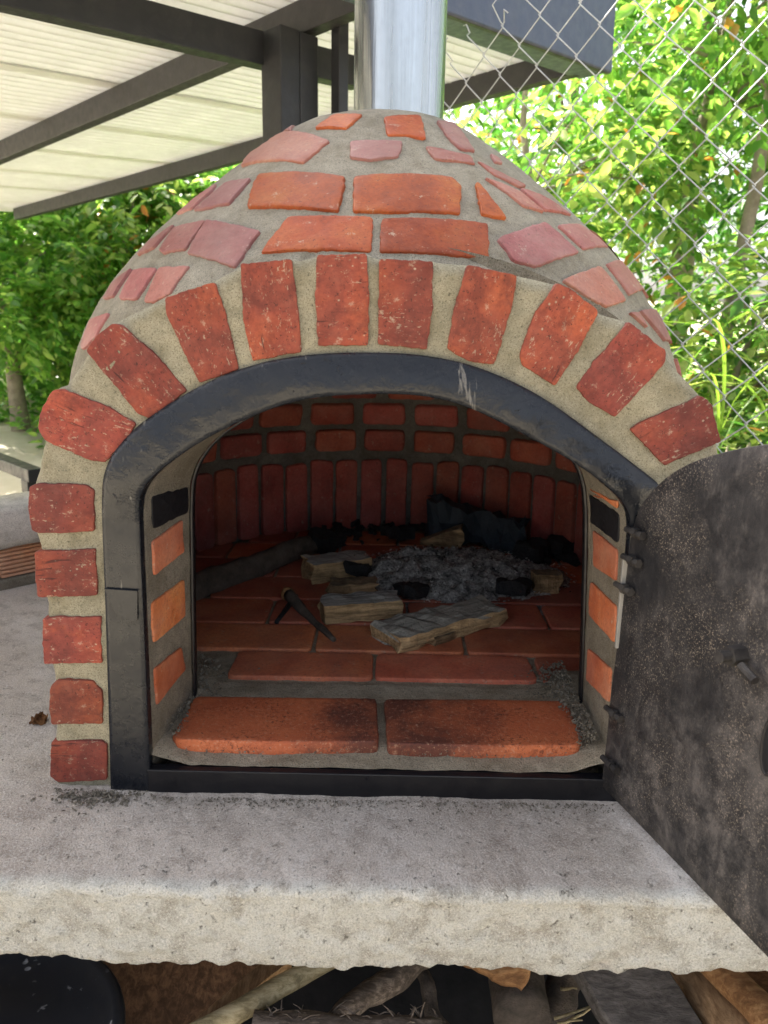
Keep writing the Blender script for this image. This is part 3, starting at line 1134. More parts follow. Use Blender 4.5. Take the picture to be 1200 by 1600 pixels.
def below():
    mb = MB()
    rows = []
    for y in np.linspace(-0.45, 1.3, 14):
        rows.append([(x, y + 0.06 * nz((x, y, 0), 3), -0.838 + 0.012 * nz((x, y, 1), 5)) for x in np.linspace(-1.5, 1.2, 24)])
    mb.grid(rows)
    o = mb.build('shade_soil_ground', MT['shade_soil'], None, True)  # dark sheet added over the pale ground, painting the shade there
    o['kind'] = 'structure'
    # black plastic drum
    c = pz(-30, 1650, -0.24)
    t = thing('plastic_drum', 'black plastic drum with pale paint spots under the left of the slab', 'drum', (c.x, c.y, GZ))
    R = (pz(192, 1560, -0.24) - Vector((c.x, c.y, -0.24)))
    R = Vector((R.x, R.y, 0)).length * 0.98
    mb = MB()
    rows = []
    for (r, z) in ((0.02, -0.845), (R * 0.9, -0.845), (R * 0.93, -0.82), (R * 0.96, -0.6), (R, -0.31), (R * 1.015, -0.30), (R * 1.015, -0.27), (R * 0.985, -0.262)):
        rows.append([(c.x + r * math.cos(a), c.y + r * math.sin(a), z) for a in np.linspace(0, 2 * math.pi, 65)[:-1]])
    mb.grid(rows, True)
    mb.build('body', MT['plastic'], t, True)
    mb = MB()
    rows = []
    for (r, z) in ((R * 0.99, -0.266), (R * 1.02, -0.258), (R * 1.025, -0.235), (R * 0.99, -0.226), (R * 0.93, -0.228), (R * 0.88, -0.245), (R * 0.5, -0.235), (0.01, -0.228)):
        rows.append([(c.x + r * math.cos(a), c.y + r * math.sin(a), z) for a in np.linspace(0, 2 * math.pi, 65)[:-1]])
    mb.grid(rows, True)
    mb.build('lid', MT['plastic'], t, True)

    def Q(pts, zs):
        return [pz(u, v, z) for (u, v), z in zip(pts, zs)]
    slab_board('plywood_sheet', 'wide brown plywood sheet leaning beside the black drum', 'board', Q([(150, 1480), (455, 1480), (325, 1625), (195, 1625)], (-0.34, -0.34, -0.44, -0.44)), 0.016, MT['ply'])
    slab_board('thin_lath', 'thin pinkish lath lying along the edge of the brown plywood', 'lath', Q([(412, 1500), (455, 1500), (300, 1622), (268, 1622)], (-0.30,) * 4), 0.02, MT['tan_wood'])
    noisy_log('pale_pole', 'pale straight pole lying diagonally right of the plywood sheet', 'pole', pz(262, 1640, -0.27), pz(545, 1482, -0.27), 0.0155, 0.0145, MT['pale_wood'], 0.004, rough=0.05)
    lg = noisy_log('bark_log', 'shaggy grey bark log lying across the front of the firewood', 'log', pz(395, 1615, -0.28), pz(690, 1622, -0.28), 0.026, 0.022, MT['grey_bark'], 0.01, rough=0.2)
    mb = MB()
    for k in range(60):
        f = random.random()
        p = pz(395, 1615, -0.28).lerp(pz(690, 1622, -0.28), f)
        a = random.uniform(-0.6, 1.6)
        s = p + Vector((0, math.cos(a) * 0.024, math.sin(a) * 0.024))
        e = s + Vector((random.uniform(-0.025, 0.025), random.uniform(-0.008, 0.012), random.uniform(0.002, 0.018)))
        mb.tube([s, s.lerp(e, 0.5) + Vector((0, 0, 0.003)), e], [0.0012, 0.001, 0.0004], 4)
    o = mb.build('bark_fibres', MT['grey_bark'])
    o.parent = lg
    o.matrix_parent_inverse = Matrix.Translation(-lg.location)
    o['kind'] = 'stuff'
    noisy_log('branch', 'thick split branch standing behind the shaggy bark log', 'branch', pz(505, 1615, -0.40), pz(668, 1484, -0.40), 0.016, 0.024, MT['grey_bark'], 0.012, rough=0.22)
    noisy_log('stick', 'thin dark stick crossing right of the thick split branch', 'stick', pz(640, 1488, -0.46), pz(705, 1630, -0.46), 0.011, 0.014, MT['dark_bark'], 0.02, rough=0.2)
    slab_board('split_pine', 'split pine piece with an orange broken end below the slab edge', 'firewood', Q([(690, 1480), (835, 1500), (818, 1546), (765, 1528)], (-0.33, -0.33, -0.36, -0.35)), 0.04, MT['orange_wood'], jag=0.006)
    noisy_log('round_log', 'short round log facing out with a sawn brown end', 'log', pz(815, 1590, -0.42), pz(812, 1590, -0.42) + Vector((0.02, 0.35, 0.0)), 0.046, 0.044, MT['dark_bark'], 0.005, rough=0.06, sides=24)
    noisy_log('upright_log', 'dark bark trunk standing between the round log and grey board', 'log', pz(905, 1490, -0.40), pz(838, 1640, -0.50), 0.026, 0.032, MT['dark_bark'], 0.02, rough=0.25)
    for (u, v, du, dv, lab) in ((866, 1592, 66, -22, 'longest dry straw twig left of the grey board'), (870, 1600, 40, -6, 'short straw twig lying lowest left of the grey board'), (876, 1545, 26, 0, 'pale short twig lying level above the other straw twigs'), (884, 1598, 50, -30, 'steep thin straw twig leaning on the longest one')):
        noisy_log('straw_twig', lab, 'twig', pz(u, v, -0.42), pz(u + du, v + dv, -0.41), 0.0028, 0.0014, MT['pale_wood'], 0.004, 'straw twigs in the firewood', sides=5, n=5)
    slab_board('grey_board', 'wide weathered grey board sloping down right of centre', 'board', Q([(885, 1484), (1030, 1488), (1125, 1640), (975, 1640)], (-0.25, -0.27, -0.34, -0.32)), 0.03, MT['grey_wood'])
    noisy_log('peeled_log', 'thick peeled log beside the grey board, left of a pair', 'log', pz(1042, 1488, -0.33), pz(1185, 1640, -0.33), 0.036, 0.036, MT['tan_wood'], 0.006, rough=0.08)
    noisy_log('peeled_log', 'thinner knotty log at the right, outermost of a pair', 'log', pz(1098, 1488, -0.27), pz(1240, 1630, -0.27), 0.024, 0.024, MT['orange_wood'], 0.006, rough=0.08)
    slab_board('brown_board', 'dark reddish board at the right end of the firewood pile', 'board', Q([(1120, 1486), (1260, 1486), (1320, 1640), (1215, 1640)], (-0.30,) * 4), 0.03, MT['brown_wood'])


below()


# ------------------------------------------------------------------ the oven
oven = thing('brick_oven', 'domed red brick pizza oven with an arched black steel mouth and metal chimney', 'oven', (0, 0.4, 0))
CX, CY = -0.02, 0.64                                # the axis of the dome


def make_brick(pts, n, mat, parent, name='brick', proud=0.004, sink=0.012, bev=0.004, jag=0.0012, seed=0.0, dens=0.006, lump=0.0008, flat=True, surf=None, local=None):
    """a brick whose face outline is pts (3D, on the wall surface), n = outward normal"""
    n = n.normalized()
    per = sum((pts[i] - pts[i - 1]).length for i in range(len(pts)))
    m = max(14, min(56, int(per / dens)))
    # keep corners: subdivide each edge
    ring = []
    for i in range(len(pts)):
        a, b = pts[i], pts[(i + 1) % len(pts)]
        k = max(1, int(round((b - a).length / dens)))
        for j in range(k):
            ring.append(a.lerp(b, j / k))
    ring = smooth(ring, 1, True)
    if surf is not None:
        ring = [surf.find_nearest(p)[0] for p in ring]
    c = sum(ring, Vector()) / len(ring)
    if flat:
        d0 = [(p - c).dot(n) for p in ring]
        ring = [p - n * d * 0.6 for p, d in zip(ring, d0)]
    size = min((p - c).length for p in ring)
    q = []
    for p in ring:
        r = (p - c)
        r = (r - n * r.dot(n)).normalized()
        q.append(p + r * jag * (fbm(p, 70, 3, seed) + 0.8 * nz(p, 190, seed)))
    ring = q
    bev = min(bev, size * 0.3)

    def ins(p, d):
        r = c - p
        return p + r.normalized() * min(d, r.length * 0.5)
    k = len(ring)
    def lift(p, base):
        h = proud
        if surf is not None:
            h = max(proud, (surf.find_nearest(p)[0] - p).dot(n) + proud)
        return p + n * (h + base)
    L = [[p - n * sink for p in ring],
         [p + n * (proud - bev * 0.75) for p in ring],
         [ins(p, bev * 0.35) + n * (proud - bev * 0.2) for p in ring],
         [lift(ins(p, bev), lump * nz(p, 60, seed)) for p in ring]]
    for g in (0.12, 0.34, 0.6, 0.85):
        L.append([lift(ins(p, bev).lerp(c, g), lump * 1.3 * nz(ins(p, bev).lerp(c, g), 45, seed + 2)) for p in ring])
    cc = lift(c, 0.0)
    mb = MB()
    mb.grid(L, True)
    b = (len(L) - 1) * k
    mb.add([cc], [])
    for i in range(k):
        mb.f.append((b + i, b + (i + 1) % k, len(mb.v) - 1))
    # face orientation outward
    f = mb.f[-1]
    fn = (Vector(mb.v[f[1]]) - Vector(mb.v[f[0]])).cross(Vector(mb.v[f[2]]) - Vector(mb.v[f[0]]))
    if fn.dot(n) < 0:
        mb.f = [g[::-1] for g in mb.f]
    o = mb.build(name, mat, parent, True)
    if local is not None:                      # own axes: local Z runs along the brick's long side
        P = [p for p in pts]
        e = [(P[(i + 1) % len(P)] - P[i]) for i in range(len(P))]
        best = max(e, key=lambda q: q.length)
        z = sum((q if q.dot(best) > 0 else -q for q in e if abs(q.normalized().dot(best.normalized())) > 0.75), Vector()).normalized()
        z = (z - n * z.dot(n)).normalized()
        M4 = Matrix((z.cross(n), n, z)).transposed().to_4x4()
        M4.translation = c
        o.data.transform(M4.inverted())
        o.matrix_basis = M4
    return o


# ---- dome shell
PROF = [(1.026, 0.0), (1.026, 0.05), (1.024, 0.11), (1.018, 0.145), (1.0, 0.180), (0.97, 0.226), (0.93, 0.281), (0.89, 0.332), (0.85, 0.381), (0.80, 0.437),
        (0.76, 0.476), (0.72, 0.510), (0.68, 0.538), (0.64, 0.562), (0.60, 0.579), (0.57, 0.589), (0.5, 0.606), (0.42, 0.622), (0.3, 0.638), (0.15, 0.648), (-0.002, 0.655)]


def dome():
    zs = [p[0] for p in PROF]
    rs = [p[1] for p in PROF]
    pr = resample([Vector((r, z, 0)) for z, r in PROF], 90)
    nA = 220
    rows = []
    for p in pr:
        row = []
        for k in range(nA):
            th = 2 * math.pi * k / nA
            r = p.x
            base = Vector((CX + r * math.sin(th), CY - r * math.cos(th), p.y))
            dn = 0.0022 * fbm(base, 7, 3) + 0.0012 * fbm(base, 40, 3)
            base += Vector((math.sin(th) * 0.7, -math.cos(th) * 0.7, 0.6)) * dn * (1 if r > 0.02 else 0)
            if base.y < 0.06:
                base.y = 0.06
            row.append(base)
        rows.append(row)
    sm = MB()
    sm.grid([[(CX + (p.x + 0.001) * math.sin(2 * math.pi * k / 96), CY - (p.x + 0.001) * math.cos(2 * math.pi * k / 96), p.y + 0.001) for k in range(96)] for p in pr], True)
    mb = MB()
    mb.grid(rows, True)
    mb.f = [f for f in mb.f if (min(mb.v[i][1] for i in f) > 0.0601 or max(mb.v[i][1] for i in f) > 0.11)
            and not (max(abs(mb.v[i][0]) for i in f) < 0.385 and max(mb.v[i][1] for i in f) < 0.2 and max(mb.v[i][2] for i in f) < 0.6)]
    o = mb.build('dome', MT['dome_mortar'], oven, True)
    bvh = BVHTree.FromPolygons([Vector(v) for v in sm.v], sm.f)
    return o, bvh


dome_o, dome_bvh = dome()


def dome_pt(u, v):
    d = ray(u, v).normalized()
    h = dome_bvh.ray_cast(CAMLOC, d)
    if h[0] is not None:
        return h[0], (h[1] if h[1].dot(d) < 0 else -h[1])
    a = Vector((CX, CY, 0)) - CAMLOC
    t = (a.x * d.x + a.y * d.y) / (d.x * d.x + d.y * d.y)
    q = dome_bvh.find_nearest(CAMLOC + d * t)
    o = q[0] - Vector((CX, CY, 0.3))
    return q[0], (q[1] if q[1].dot(o) > 0 else -q[1])


DOME = [  # (material, outline in the photograph's pixels)
    ('o', [(492, 202), (517, 183), (523, 181), (567, 181), (542, 203)]),
    ('o', [(600, 185), (657, 183), (665, 219), (627, 213), (605, 214)]),
    ('h', [(682, 190), (711, 195), (741, 238), (720, 236), (697, 214)]),
    ('h', [(440, 209), (452, 198), (461, 192), (455, 207)]),
    ('h', [(765, 241), (780, 250), (785, 258), (772, 255)]),
    ('h', [(378, 260), (402, 231), (415, 225), (516, 223), (475, 257)]),
    ('h', [(548, 223), (630, 223), (623, 248), (580, 252), (547, 248)]),
    ('h', [(664, 231), (735, 246), (742, 259), (679, 251)]),
    ('h', [(744, 253), (772, 268), (821, 292), (812, 294), (772, 276)]),
    ('h', [(757, 279), (810, 300), (849, 332), (817, 324)]),
    ('h', [(810, 295), (848, 308), (892, 338), (851, 330)]),
    ('h', [(303, 330), (330, 307), (353, 287), (393, 280), (358, 320), (313, 330)]),
    ('h', [(275, 337), (307, 310), (340, 288), (330, 300), (300, 328)]),
    ('o', [(386, 326), (398, 284), (406, 274), (539, 278), (537, 300), (528, 332), (467, 326)]),
    ('o', [(553, 278), (707, 279), (721, 293), (718, 336), (613, 334), (551, 333)]),
    ('o', [(742, 288), (747, 287), (792, 344), (752, 337)]),
    ('o', [(450, 341), (583, 342), (580, 396), (408, 397), (415, 386)]),
    ('o', [(595, 345), (613, 343), (763, 352), (762, 408), (700, 400), (592, 396)]),
    ('h', [(323, 345), (407, 363), (368, 420), (293, 398)]),
    ('h', [(273, 357), (322, 346), (290, 392), (258, 398), (249, 393)]),
    ('h', [(215, 400), (233, 380), (275, 351), (241, 388)]),
    ('h', [(776, 375), (851, 349), (904, 396), (836, 419), (802, 409)]),
    ('h', [(870, 354), (904, 352), (949, 388), (911, 392)]),
    ('h', [(919, 360), (952, 375), (977, 401), (952, 387)]),
    ('h', [(163, 468), (177, 443), (207, 420), (177, 465)]),
    ('h', [(187, 467), (210, 423), (247, 420), (215, 468), (207, 470)]),
    ('h', [(227, 473), (250, 420), (298, 417), (267, 460), (243, 473)]),
    ('h', [(128, 543), (143, 500), (173, 490), (150, 530), (132, 547)]),
    ('h', [(877, 439), (937, 417), (977, 471), (947, 481), (922, 469)]),
    ('h', [(945, 414), (975, 409), (1009, 450), (982, 463)]),
    ('h', [(983, 412), (1005, 435), (1023, 461), (1012, 453)]),
    ('h', [(999, 486), (1026, 486), (1050, 532), (1037, 532)]),
    ('h', [(1031, 487), (1042, 506), (1057, 536), (1052, 532)]),
    ('h', [(982, 489), (996, 488), (1012, 514)]),
    ('h', [(1054, 559), (1065, 562), (1078, 592), (1070, 596)]),
]
for i, (k, poly) in enumerate(DOME):
    hits = [dome_pt(u, v) for u, v in poly]
    n = sum((h[1] for h in hits), Vector()).normalized()
    make_brick([h[0] for h in hits], n, MT['dome_brick' if k == 'o' else 'sheen_brick'], dome_o, proud=0.0034, bev=0.0016, seed=i, jag=0.0018, dens=0.0045, flat=False, surf=dome_bvh)


def dome_back():
    """the courses go on round the sides and back of the dome"""
    pr = [Vector((r, z, 0)) for z, r in PROF]
    S = [0]
    for i in range(1, len(pr)):
        S.append(S[-1] + (pr[i] - pr[i - 1]).length)
    for j, s in enumerate(np.arange(0.24, 1.25, 0.092)):
        def P(ss, th):
            r = float(np.interp(ss, S, [p.x for p in pr]))
            z = float(np.interp(ss, S, [p.y for p in pr]))
            return Vector((CX + r * math.sin(th), CY - r * math.cos(th), z))
        r = P(s, 0)
        rad = float(np.interp(s, S, [p.x for p in pr]))
        step = 0.165 / rad
        t0, t1 = (112, 248) if r.z > 0.42 else (66, 294)
        th = math.radians(t0) + (step / 2 if j % 2 else 0)
        while th < math.radians(t1):
            w = step * 0.86
            q = [P(s, th), P(s, th + w * 0.5), P(s, th + w), P(s + 0.068, th + w), P(s + 0.068, th + w * 0.5), P(s + 0.068, th)]
            q = [dome_bvh.find_nearest(x)[0] for x in q]
            n = dome_bvh.find_nearest(P(s + 0.034, th + w / 2))[1]
            if n.dot(q[0] - Vector((CX, CY, 0.2))) < 0:
                n = -n
            make_brick(q, n, MT['sheen_brick'], dome_o, proud=0.005, bev=0.005, seed=j + th, flat=False, dens=0.02, surf=dome_bvh)
            th += step


dome_back()

# chimney
mb = MB()
chx = 0.012
rows = []
R = 0.0865
for z in np.r_[np.linspace(0.98, 1.95, 40)]:
    rows.append([(chx + R * math.cos(a) * (1 + 0.002 * nz((math.cos(a), math.sin(a), z), 2)), CY + R * math.sin(a), z) for a in np.linspace(0, 2 * math.pi, 97)[:-1]])
mb.grid(rows, True)
rows = [[(chx + (R - 0.0015) * math.cos(a), CY + (R - 0.0015) * math.sin(a), z) for a in np.linspace(0, 2 * math.pi, 97)[:-1]] for z in (1.95, 1.0)]
mb.grid(rows, True)
chim = mb.build('chimney', MT['galv'], oven, True)
mb = MB()
sa = math.radians(-50)
mb.beam((chx + R * math.cos(sa), CY + R * math.sin(sa), 1.0), (chx + R * math.cos(sa), CY + R * math.sin(sa), 1.949), 0.006, 0.003, up=(math.cos(sa), math.sin(sa), 0), bev=0.001)
mb.build('seam', MT['galv'], chim)

# ---- front arch
FR_OUT = [(175, 1231), (173, 1150), (170, 1050), (167, 950), (163, 850), (161, 790), (163, 745), (172, 717), (192, 690), (220, 662), (260, 634), (300, 610), (340, 590), (380, 575), (420, 564), (460, 557), (500, 553), (540, 551), (590, 551), (640, 553), (680, 558),
          (720, 566), (755, 577), (790, 591), (825, 608), (860, 629), (895, 654), (930, 680), (965, 706), (1000, 733), (1025, 752), (1040, 775), (1043, 800), (1041, 850), (1038, 950), (1030, 1100), (1022, 1243)]
FR_IN = [(235, 1206), (232, 1120), (229, 1050), (225, 950), (221, 860), (219, 800), (222, 773), (234, 751), (252, 733), (275, 715), (300, 698), (335, 677), (375, 657), (407, 643), (440, 631), (480, 621), (520, 616), (560, 614), (600, 613), (640, 614), (670, 618),
         (700, 624), (730, 634), (760, 647), (790, 662), (820, 678), (845, 691), (870, 705), (895, 720), (920, 737), (945, 757), (968, 778), (982, 800), (984, 830), (976, 930), (965, 1080), (955, 1212)]
OUTL = [(80, 1233), (79, 1200), (79, 1165), (82, 1143), (76, 1110), (78, 1075), (76, 1050), (66, 1020), (65, 970), (66, 948), (57, 925), (54, 880), (55, 858), (49, 838), (43, 800), (44, 762), (51, 742), (57, 715), (62, 692), (57, 668), (62, 640), (79, 609), (96, 604),
        (112, 580), (134, 549), (132, 535), (152, 517), (177, 502), (192, 495), (225, 478), (255, 462), (262, 458), (335, 437), (345, 430), (370, 418), (378, 410), (455, 404), (464, 407), (490, 401), (497, 396), (574, 396), (582, 402), (592, 403), (677, 407), (690, 410),
        (718, 412), (735, 413), (808, 429), (825, 433), (860, 441), (878, 445), (937, 486), (948, 493), (975, 500), (986, 503), (1042, 550), (1056, 570), (1080, 597), (1098, 617), (1110, 629), (1119, 655), (1128, 690), (1131, 715), (1143, 765), (1144, 800), (1141, 838),
        (1132, 858), (1131, 930), (1130, 948), (1121, 970), (1118, 1035), (1109, 1050), (1107, 1130), (1106, 1145), (1108, 1160), (1106, 1225), (1103, 1243)]
N = 260
cO = smooth(resample([py(u, v) for u, v in FR_OUT], N), 2)
cI = smooth(resample([py(u, v) for u, v in FR_IN], N), 2)
cX = resample([py(u, v) for u, v in OUTL], N)
# pair each point of the outline with the frame by angle about the arch centre and height
for c in (cO, cI, cX):
    c[0].z = c[-1].z = 0.0


def pair(curve, ref):
    """re-time curve so that its points face the points of ref"""
    def key(p):
        zc = 0.30
        if p.z < zc:
            return (-1 if p.x < 0 else 1) * (math.pi / 2 + (zc - p.z) * 2.2)
        return math.atan2(p.x, p.z - zc)
    ks = np.array([key(p) for p in curve])
    ks = np.maximum.accumulate(ks)
    kr = [key(p) for p in ref]
    out = []
    for k in kr:
        out.append(Vector([float(np.interp(k, ks, [p[a] for p in curve])) for a in range(3)]))
    out[0], out[-1] = curve[0].copy(), curve[-1].copy()
    return out


cOp = pair(cO, cX)
ACX = -0.0


def arch_face():
    mb = MB()
    rows = []
    M = 22
    for j in range(M):
        f = j / (M - 1)
        r = []
        for i in range(N):
            p = cOp[i].lerp(cX[i], f * 1.0)
            e = max(0, f - 0.86) / 0.14
            y = 0.005 + 0.004 * fbm((p.x, 0, p.z), 16, 3) + 0.0012 * fbm((p.x, 2, p.z), 80, 2) + 0.014 * e ** 2.2
            if f < 0.06:
                y = min(y, 0.004)
            r.append((p.x, y, p.z))
        rows.append(r)
    # return round the edge to the dome
    for y, sh in ((0.03, 0.000), (0.05, 0.004), (0.08, 0.010), (0.12, 0.018), (0.17, 0.03), (0.24, 0.045)):
        r = []
        for i in range(N):
            p = cX[i]
            o = Vector((p.x, 0, p.z - 0.28)).normalized()
            q = Vector((p.x, 0, p.z)) - o * sh + Vector((1, 0, 1)) * 0.002 * fbm((p.x, y, p.z), 30, 3)
            r.append((q.x, y, q.z if 2 < i < N - 3 else max(q.z, -0.003)))
        rows.append(r)
    mb.grid(rows)
    return mb.build('front_arch', MT['mortar'], oven, True)


arch_o = arch_face()
FACE = [
    [(46, 760), (60, 755), (135, 757), (147, 765), (148, 830), (60, 833), (50, 828), (45, 795)],
    [(55, 862), (150, 857), (153, 930), (60, 933), (55, 900)],
    [(67, 966), (100, 963), (158, 964), (160, 1035), (70, 1037), (67, 1005)],
    [(79, 1070), (90, 1062), (145, 1063), (160, 1080), (161, 1130), (82, 1131), (77, 1110)],
    [(80, 1158), (160, 1157), (168, 1162), (167, 1218), (92, 1222), (79, 1212)],
    [(82, 610), (95, 608), (170, 635), (213, 662), (200, 685), (165, 722), (140, 718), (70, 688), (59, 668), (65, 640)],
    [(178, 505), (190, 508), (240, 550), (293, 610), (235, 655), (215, 645), (135, 548), (150, 525)],
    [(258, 465), (335, 440), (350, 480), (374, 578), (312, 598), (295, 565), (260, 490)],
    [(376, 412), (455, 405), (465, 470), (472, 550), (395, 564), (380, 500)],
    [(495, 398), (573, 396), (577, 470), (575, 540), (497, 540), (493, 470)],
    [(592, 405), (677, 408), (676, 480), (667, 546), (590, 538), (592, 470)],
    [(730, 414), (808, 430), (800, 480), (772, 570), (735, 565), (698, 545), (710, 480)],
    [(870, 443), (890, 450), (935, 487), (905, 545), (867, 603), (815, 570), (811, 555), (835, 490)],
    [(982, 502), (1040, 548), (1038, 568), (960, 652), (915, 625), (900, 605), (915, 580)],
    [(1095, 618), (1110, 630), (1126, 690), (1038, 727), (985, 672), (1000, 660)],
    [(1050, 765), (1140, 763), (1143, 795), (1140, 838), (1050, 840)],
    [(1048, 865), (1130, 862), (1128, 935), (1046, 938)],
    [(1044, 968), (1119, 966), (1116, 1040), (1042, 1042)],
    [(1038, 1068), (1106, 1066), (1104, 1136), (1036, 1138)],
    [(1032, 1162), (1106, 1160), (1104, 1224), (1030, 1228)],
]
for i, poly in enumerate(FACE):
    make_brick([py(u, v, 0.003) for u, v in poly], Vector((0, -1, 0)), MT['face_brick'], arch_o, proud=0.0020, bev=0.0013, jag=0.0011, seed=20 + i, dens=0.003, lump=0.0006, local=(i, poly))


# ---- steel frame round the mouth
def steel_frame():
    mb = MB()
    rows = []
    J = 9
    for j in range(J):
        f = j / (J - 1)
        r = []
        for i in range(N):
            k = i / (N - 1)
            p = cO[i].lerp(cI[i], f)
            arch = max(0.0, min(1.0, (p.z - 0.40) / 0.06))
            y = -0.005 + arch * (0.0018 * fbm((p.x, 0, p.z), 20, 3) + 0.003 * math.sin(f * math.pi) * -1 - 0.011 * f)
            r.append((p.x, y, p.z))
        rows.append(r)
    rows.insert(0, [(a[0], 0.012, a[2]) for a in rows[0]])
    last = rows[-1]
    rows.append([(a[0] * 0.998, a[1] + 0.003, a[2] - 0.0006) for a in last])
    rows.append([(a[0] * 0.998, 0.011, a[2] - 0.0006) for a in last])
    mb.grid(rows)
    fr = mb.build('steel_frame', MT['black_steel'], oven, True)
    # weld tab on the left leg
    t = MB()
    q = [py(u, v, -0.006) for u, v in ((164, 918), (216, 922), (216, 968), (196, 970), (178, 948))]
    t.add([k for k in q] + [k + Vector((0, -0.003, -0.001)) for k in q[:1]] + [k + Vector((0, -0.004, 0)) for k in q[1:]], [(0, 1, 6, 5), (1, 2, 7, 6), (2, 3, 8, 7), (3, 4, 9, 8), (4, 0, 5, 9), (5, 6, 7, 8, 9)])
    t.build('weld_tab', MT['black_steel'], fr)
    return fr


frame_o = steel_frame()
# sill of the mouth: black angle iron
mb = MB()
a, b = py(232, 1206), py(962, 1214)
a.z, b.z = 0.0, 0.0
xl, xr = a.x, 0.352
zs = py(600, 1207).z
mb.box(((xl + xr) / 2, 0.0, (zs - 0.012) / 2 + 0.001), (xr - xl, 0.012, zs + 0.010), None, 0.0015)
mb.box(((xl + xr) / 2, 0.009, zs - 0.0035), (xr - xl - 0.004, 0.010, 0.003), None, 0.0008)
mb.build('sill_bar', MT['black_flat'], oven)

# ---- jambs and soffit behind the frame
BACK = [(303, 1120), (302, 1050), (300, 950), (299, 860), (298, 800), (300, 752), (310, 722), (327, 697), (350, 675), (380, 655), (415, 638), (450, 627), (500, 614), (550, 607), (600, 604), (650, 606), (700, 613), (750, 626), (800, 645), (850, 672), (885, 700), (905, 730), (914, 760), (917, 800), (916, 880), (914, 950), (911, 1050), (908, 1120)]
YB = 0.17
cB = smooth(resample([py(u, v, YB) for u, v in BACK], N), 2)
cB[0].z = cB[-1].z = 0.02


def zkey_pair(curve, ref):
    return pair(curve, ref)


cBp = pair(cB, cI)
jamb_in = [Vector((p.x, 0.008, p.z)) for p in cI]


def soffit():
    mb = MB()
    rows = []
    for j in range(26):
        f = j / 25
        r = []
        for i in range(N):
            p = jamb_in[i].lerp(cBp[i], f)
            o = Vector((p.x, 0, max(p.z - 0.35, 0))).normalized()
            r.append(p + o * (0.001 * fbm(p, 30, 3) + 0.001))
        rows.append(r)
    # bearing face towards the fire chamber
    for s in (0.02, 0.06, 0.12, 0.2):
        r = []
        for i in range(N):
            p = cBp[i]
            o = Vector((p.x, 0, max(p.z - 0.35, 0))).normalized()
            q = p + o * s
            r.append(q)
        rows.append(r)
    mb.grid(rows)
    o = mb.build('jamb', MT['jamb_mortar'], oven, True)
    return o, BVHTree.FromPolygons([Vector(v) for v in mb.v], mb.f)


jamb_o, jamb_bvh = soffit()
# the soffit rim: thin steel ring at the back of the jambs
mb = MB()
rows = []
for (off, y) in ((0.0, YB - 0.003), (-0.0035, YB - 0.003), (-0.0035, YB + 0.012), (0.0, YB + 0.012)):
    r = []
    for p in cBp:
        o = Vector((p.x, 0, max(p.z - 0.35, 0))).normalized()
        q = p + o * off
        r.append((q.x, y, q.z))
    rows.append(r)
rows.append(rows[0])
mb.grid(rows)
mb.build('inner_ring', MT['black_flat'], oven, True)

JB = [
    ('b', [(236, 846), (283, 812), (286, 862), (239, 900)]),
    ('b', [(235, 942), (286, 905), (288, 962), (238, 1005)]),
    ('b', [(239, 1045), (282, 1010), (288, 1045), (243, 1103)]),
    ('k', [(236, 776), (292, 761), (293, 800), (238, 827)]),
    ('b', [(928, 828), (966, 858), (965, 908), (929, 884)]),
    ('b', [(925, 908), (965, 948), (962, 1005), (922, 960)]),
    ('b', [(920, 1012), (957, 1045), (953, 1098), (918, 1062)]),
    ('b', [(944, 752), (956, 762), (966, 782), (966, 795), (948, 776)]),
    ('k', [(922, 772), (968, 803), (967, 848), (924, 816)]),
]
for i, (k, poly) in enumerate(JB):
    hs = []
    for u, v in poly:
        d = ray(u, v).normalized()
        h = jamb_bvh.ray_cast(CAMLOC, d)
        if h[0] is None or h[0].y > YB + 0.002 or abs(h[0].x) > 0.36:
            x = py(u, v, 0.05)
            h = jamb_bvh.find_nearest(x)
        hs.append((h[0], h[1] if h[1].dot(d) < 0 else -h[1]))
    n = sum((h[1] for h in hs), Vector()).normalized()
    if k == 'b':
        make_brick([h[0] for h in hs], n, MT['jamb_brick'], jamb_o, proud=0.003, bev=0.002, jag=0.001, seed=60 + i, surf=jamb_bvh, flat=False)
    else:
        o = make_brick([h[0] for h in hs], n, MT['tar'], jamb_o, 'latch_plate', proud=0.002, bev=0.001, jag=0.002, seed=60 + i, surf=jamb_bvh, flat=False)

# ---- fire chamber
RI = 0.597
FZ = 0.05
CXI = 0.004


def inner_prof(s):
    """arc length above the hearth -> (radius, z)"""
    if s < 0.235:
        return RI - 0.01 * (s / 0.235), FZ + s
    a = (s - 0.235) / 0.62
    a = min(a, 1.5)
    return (RI - 0.01) * math.cos(a), FZ + 0.235 + 0.47 * math.sin(a)


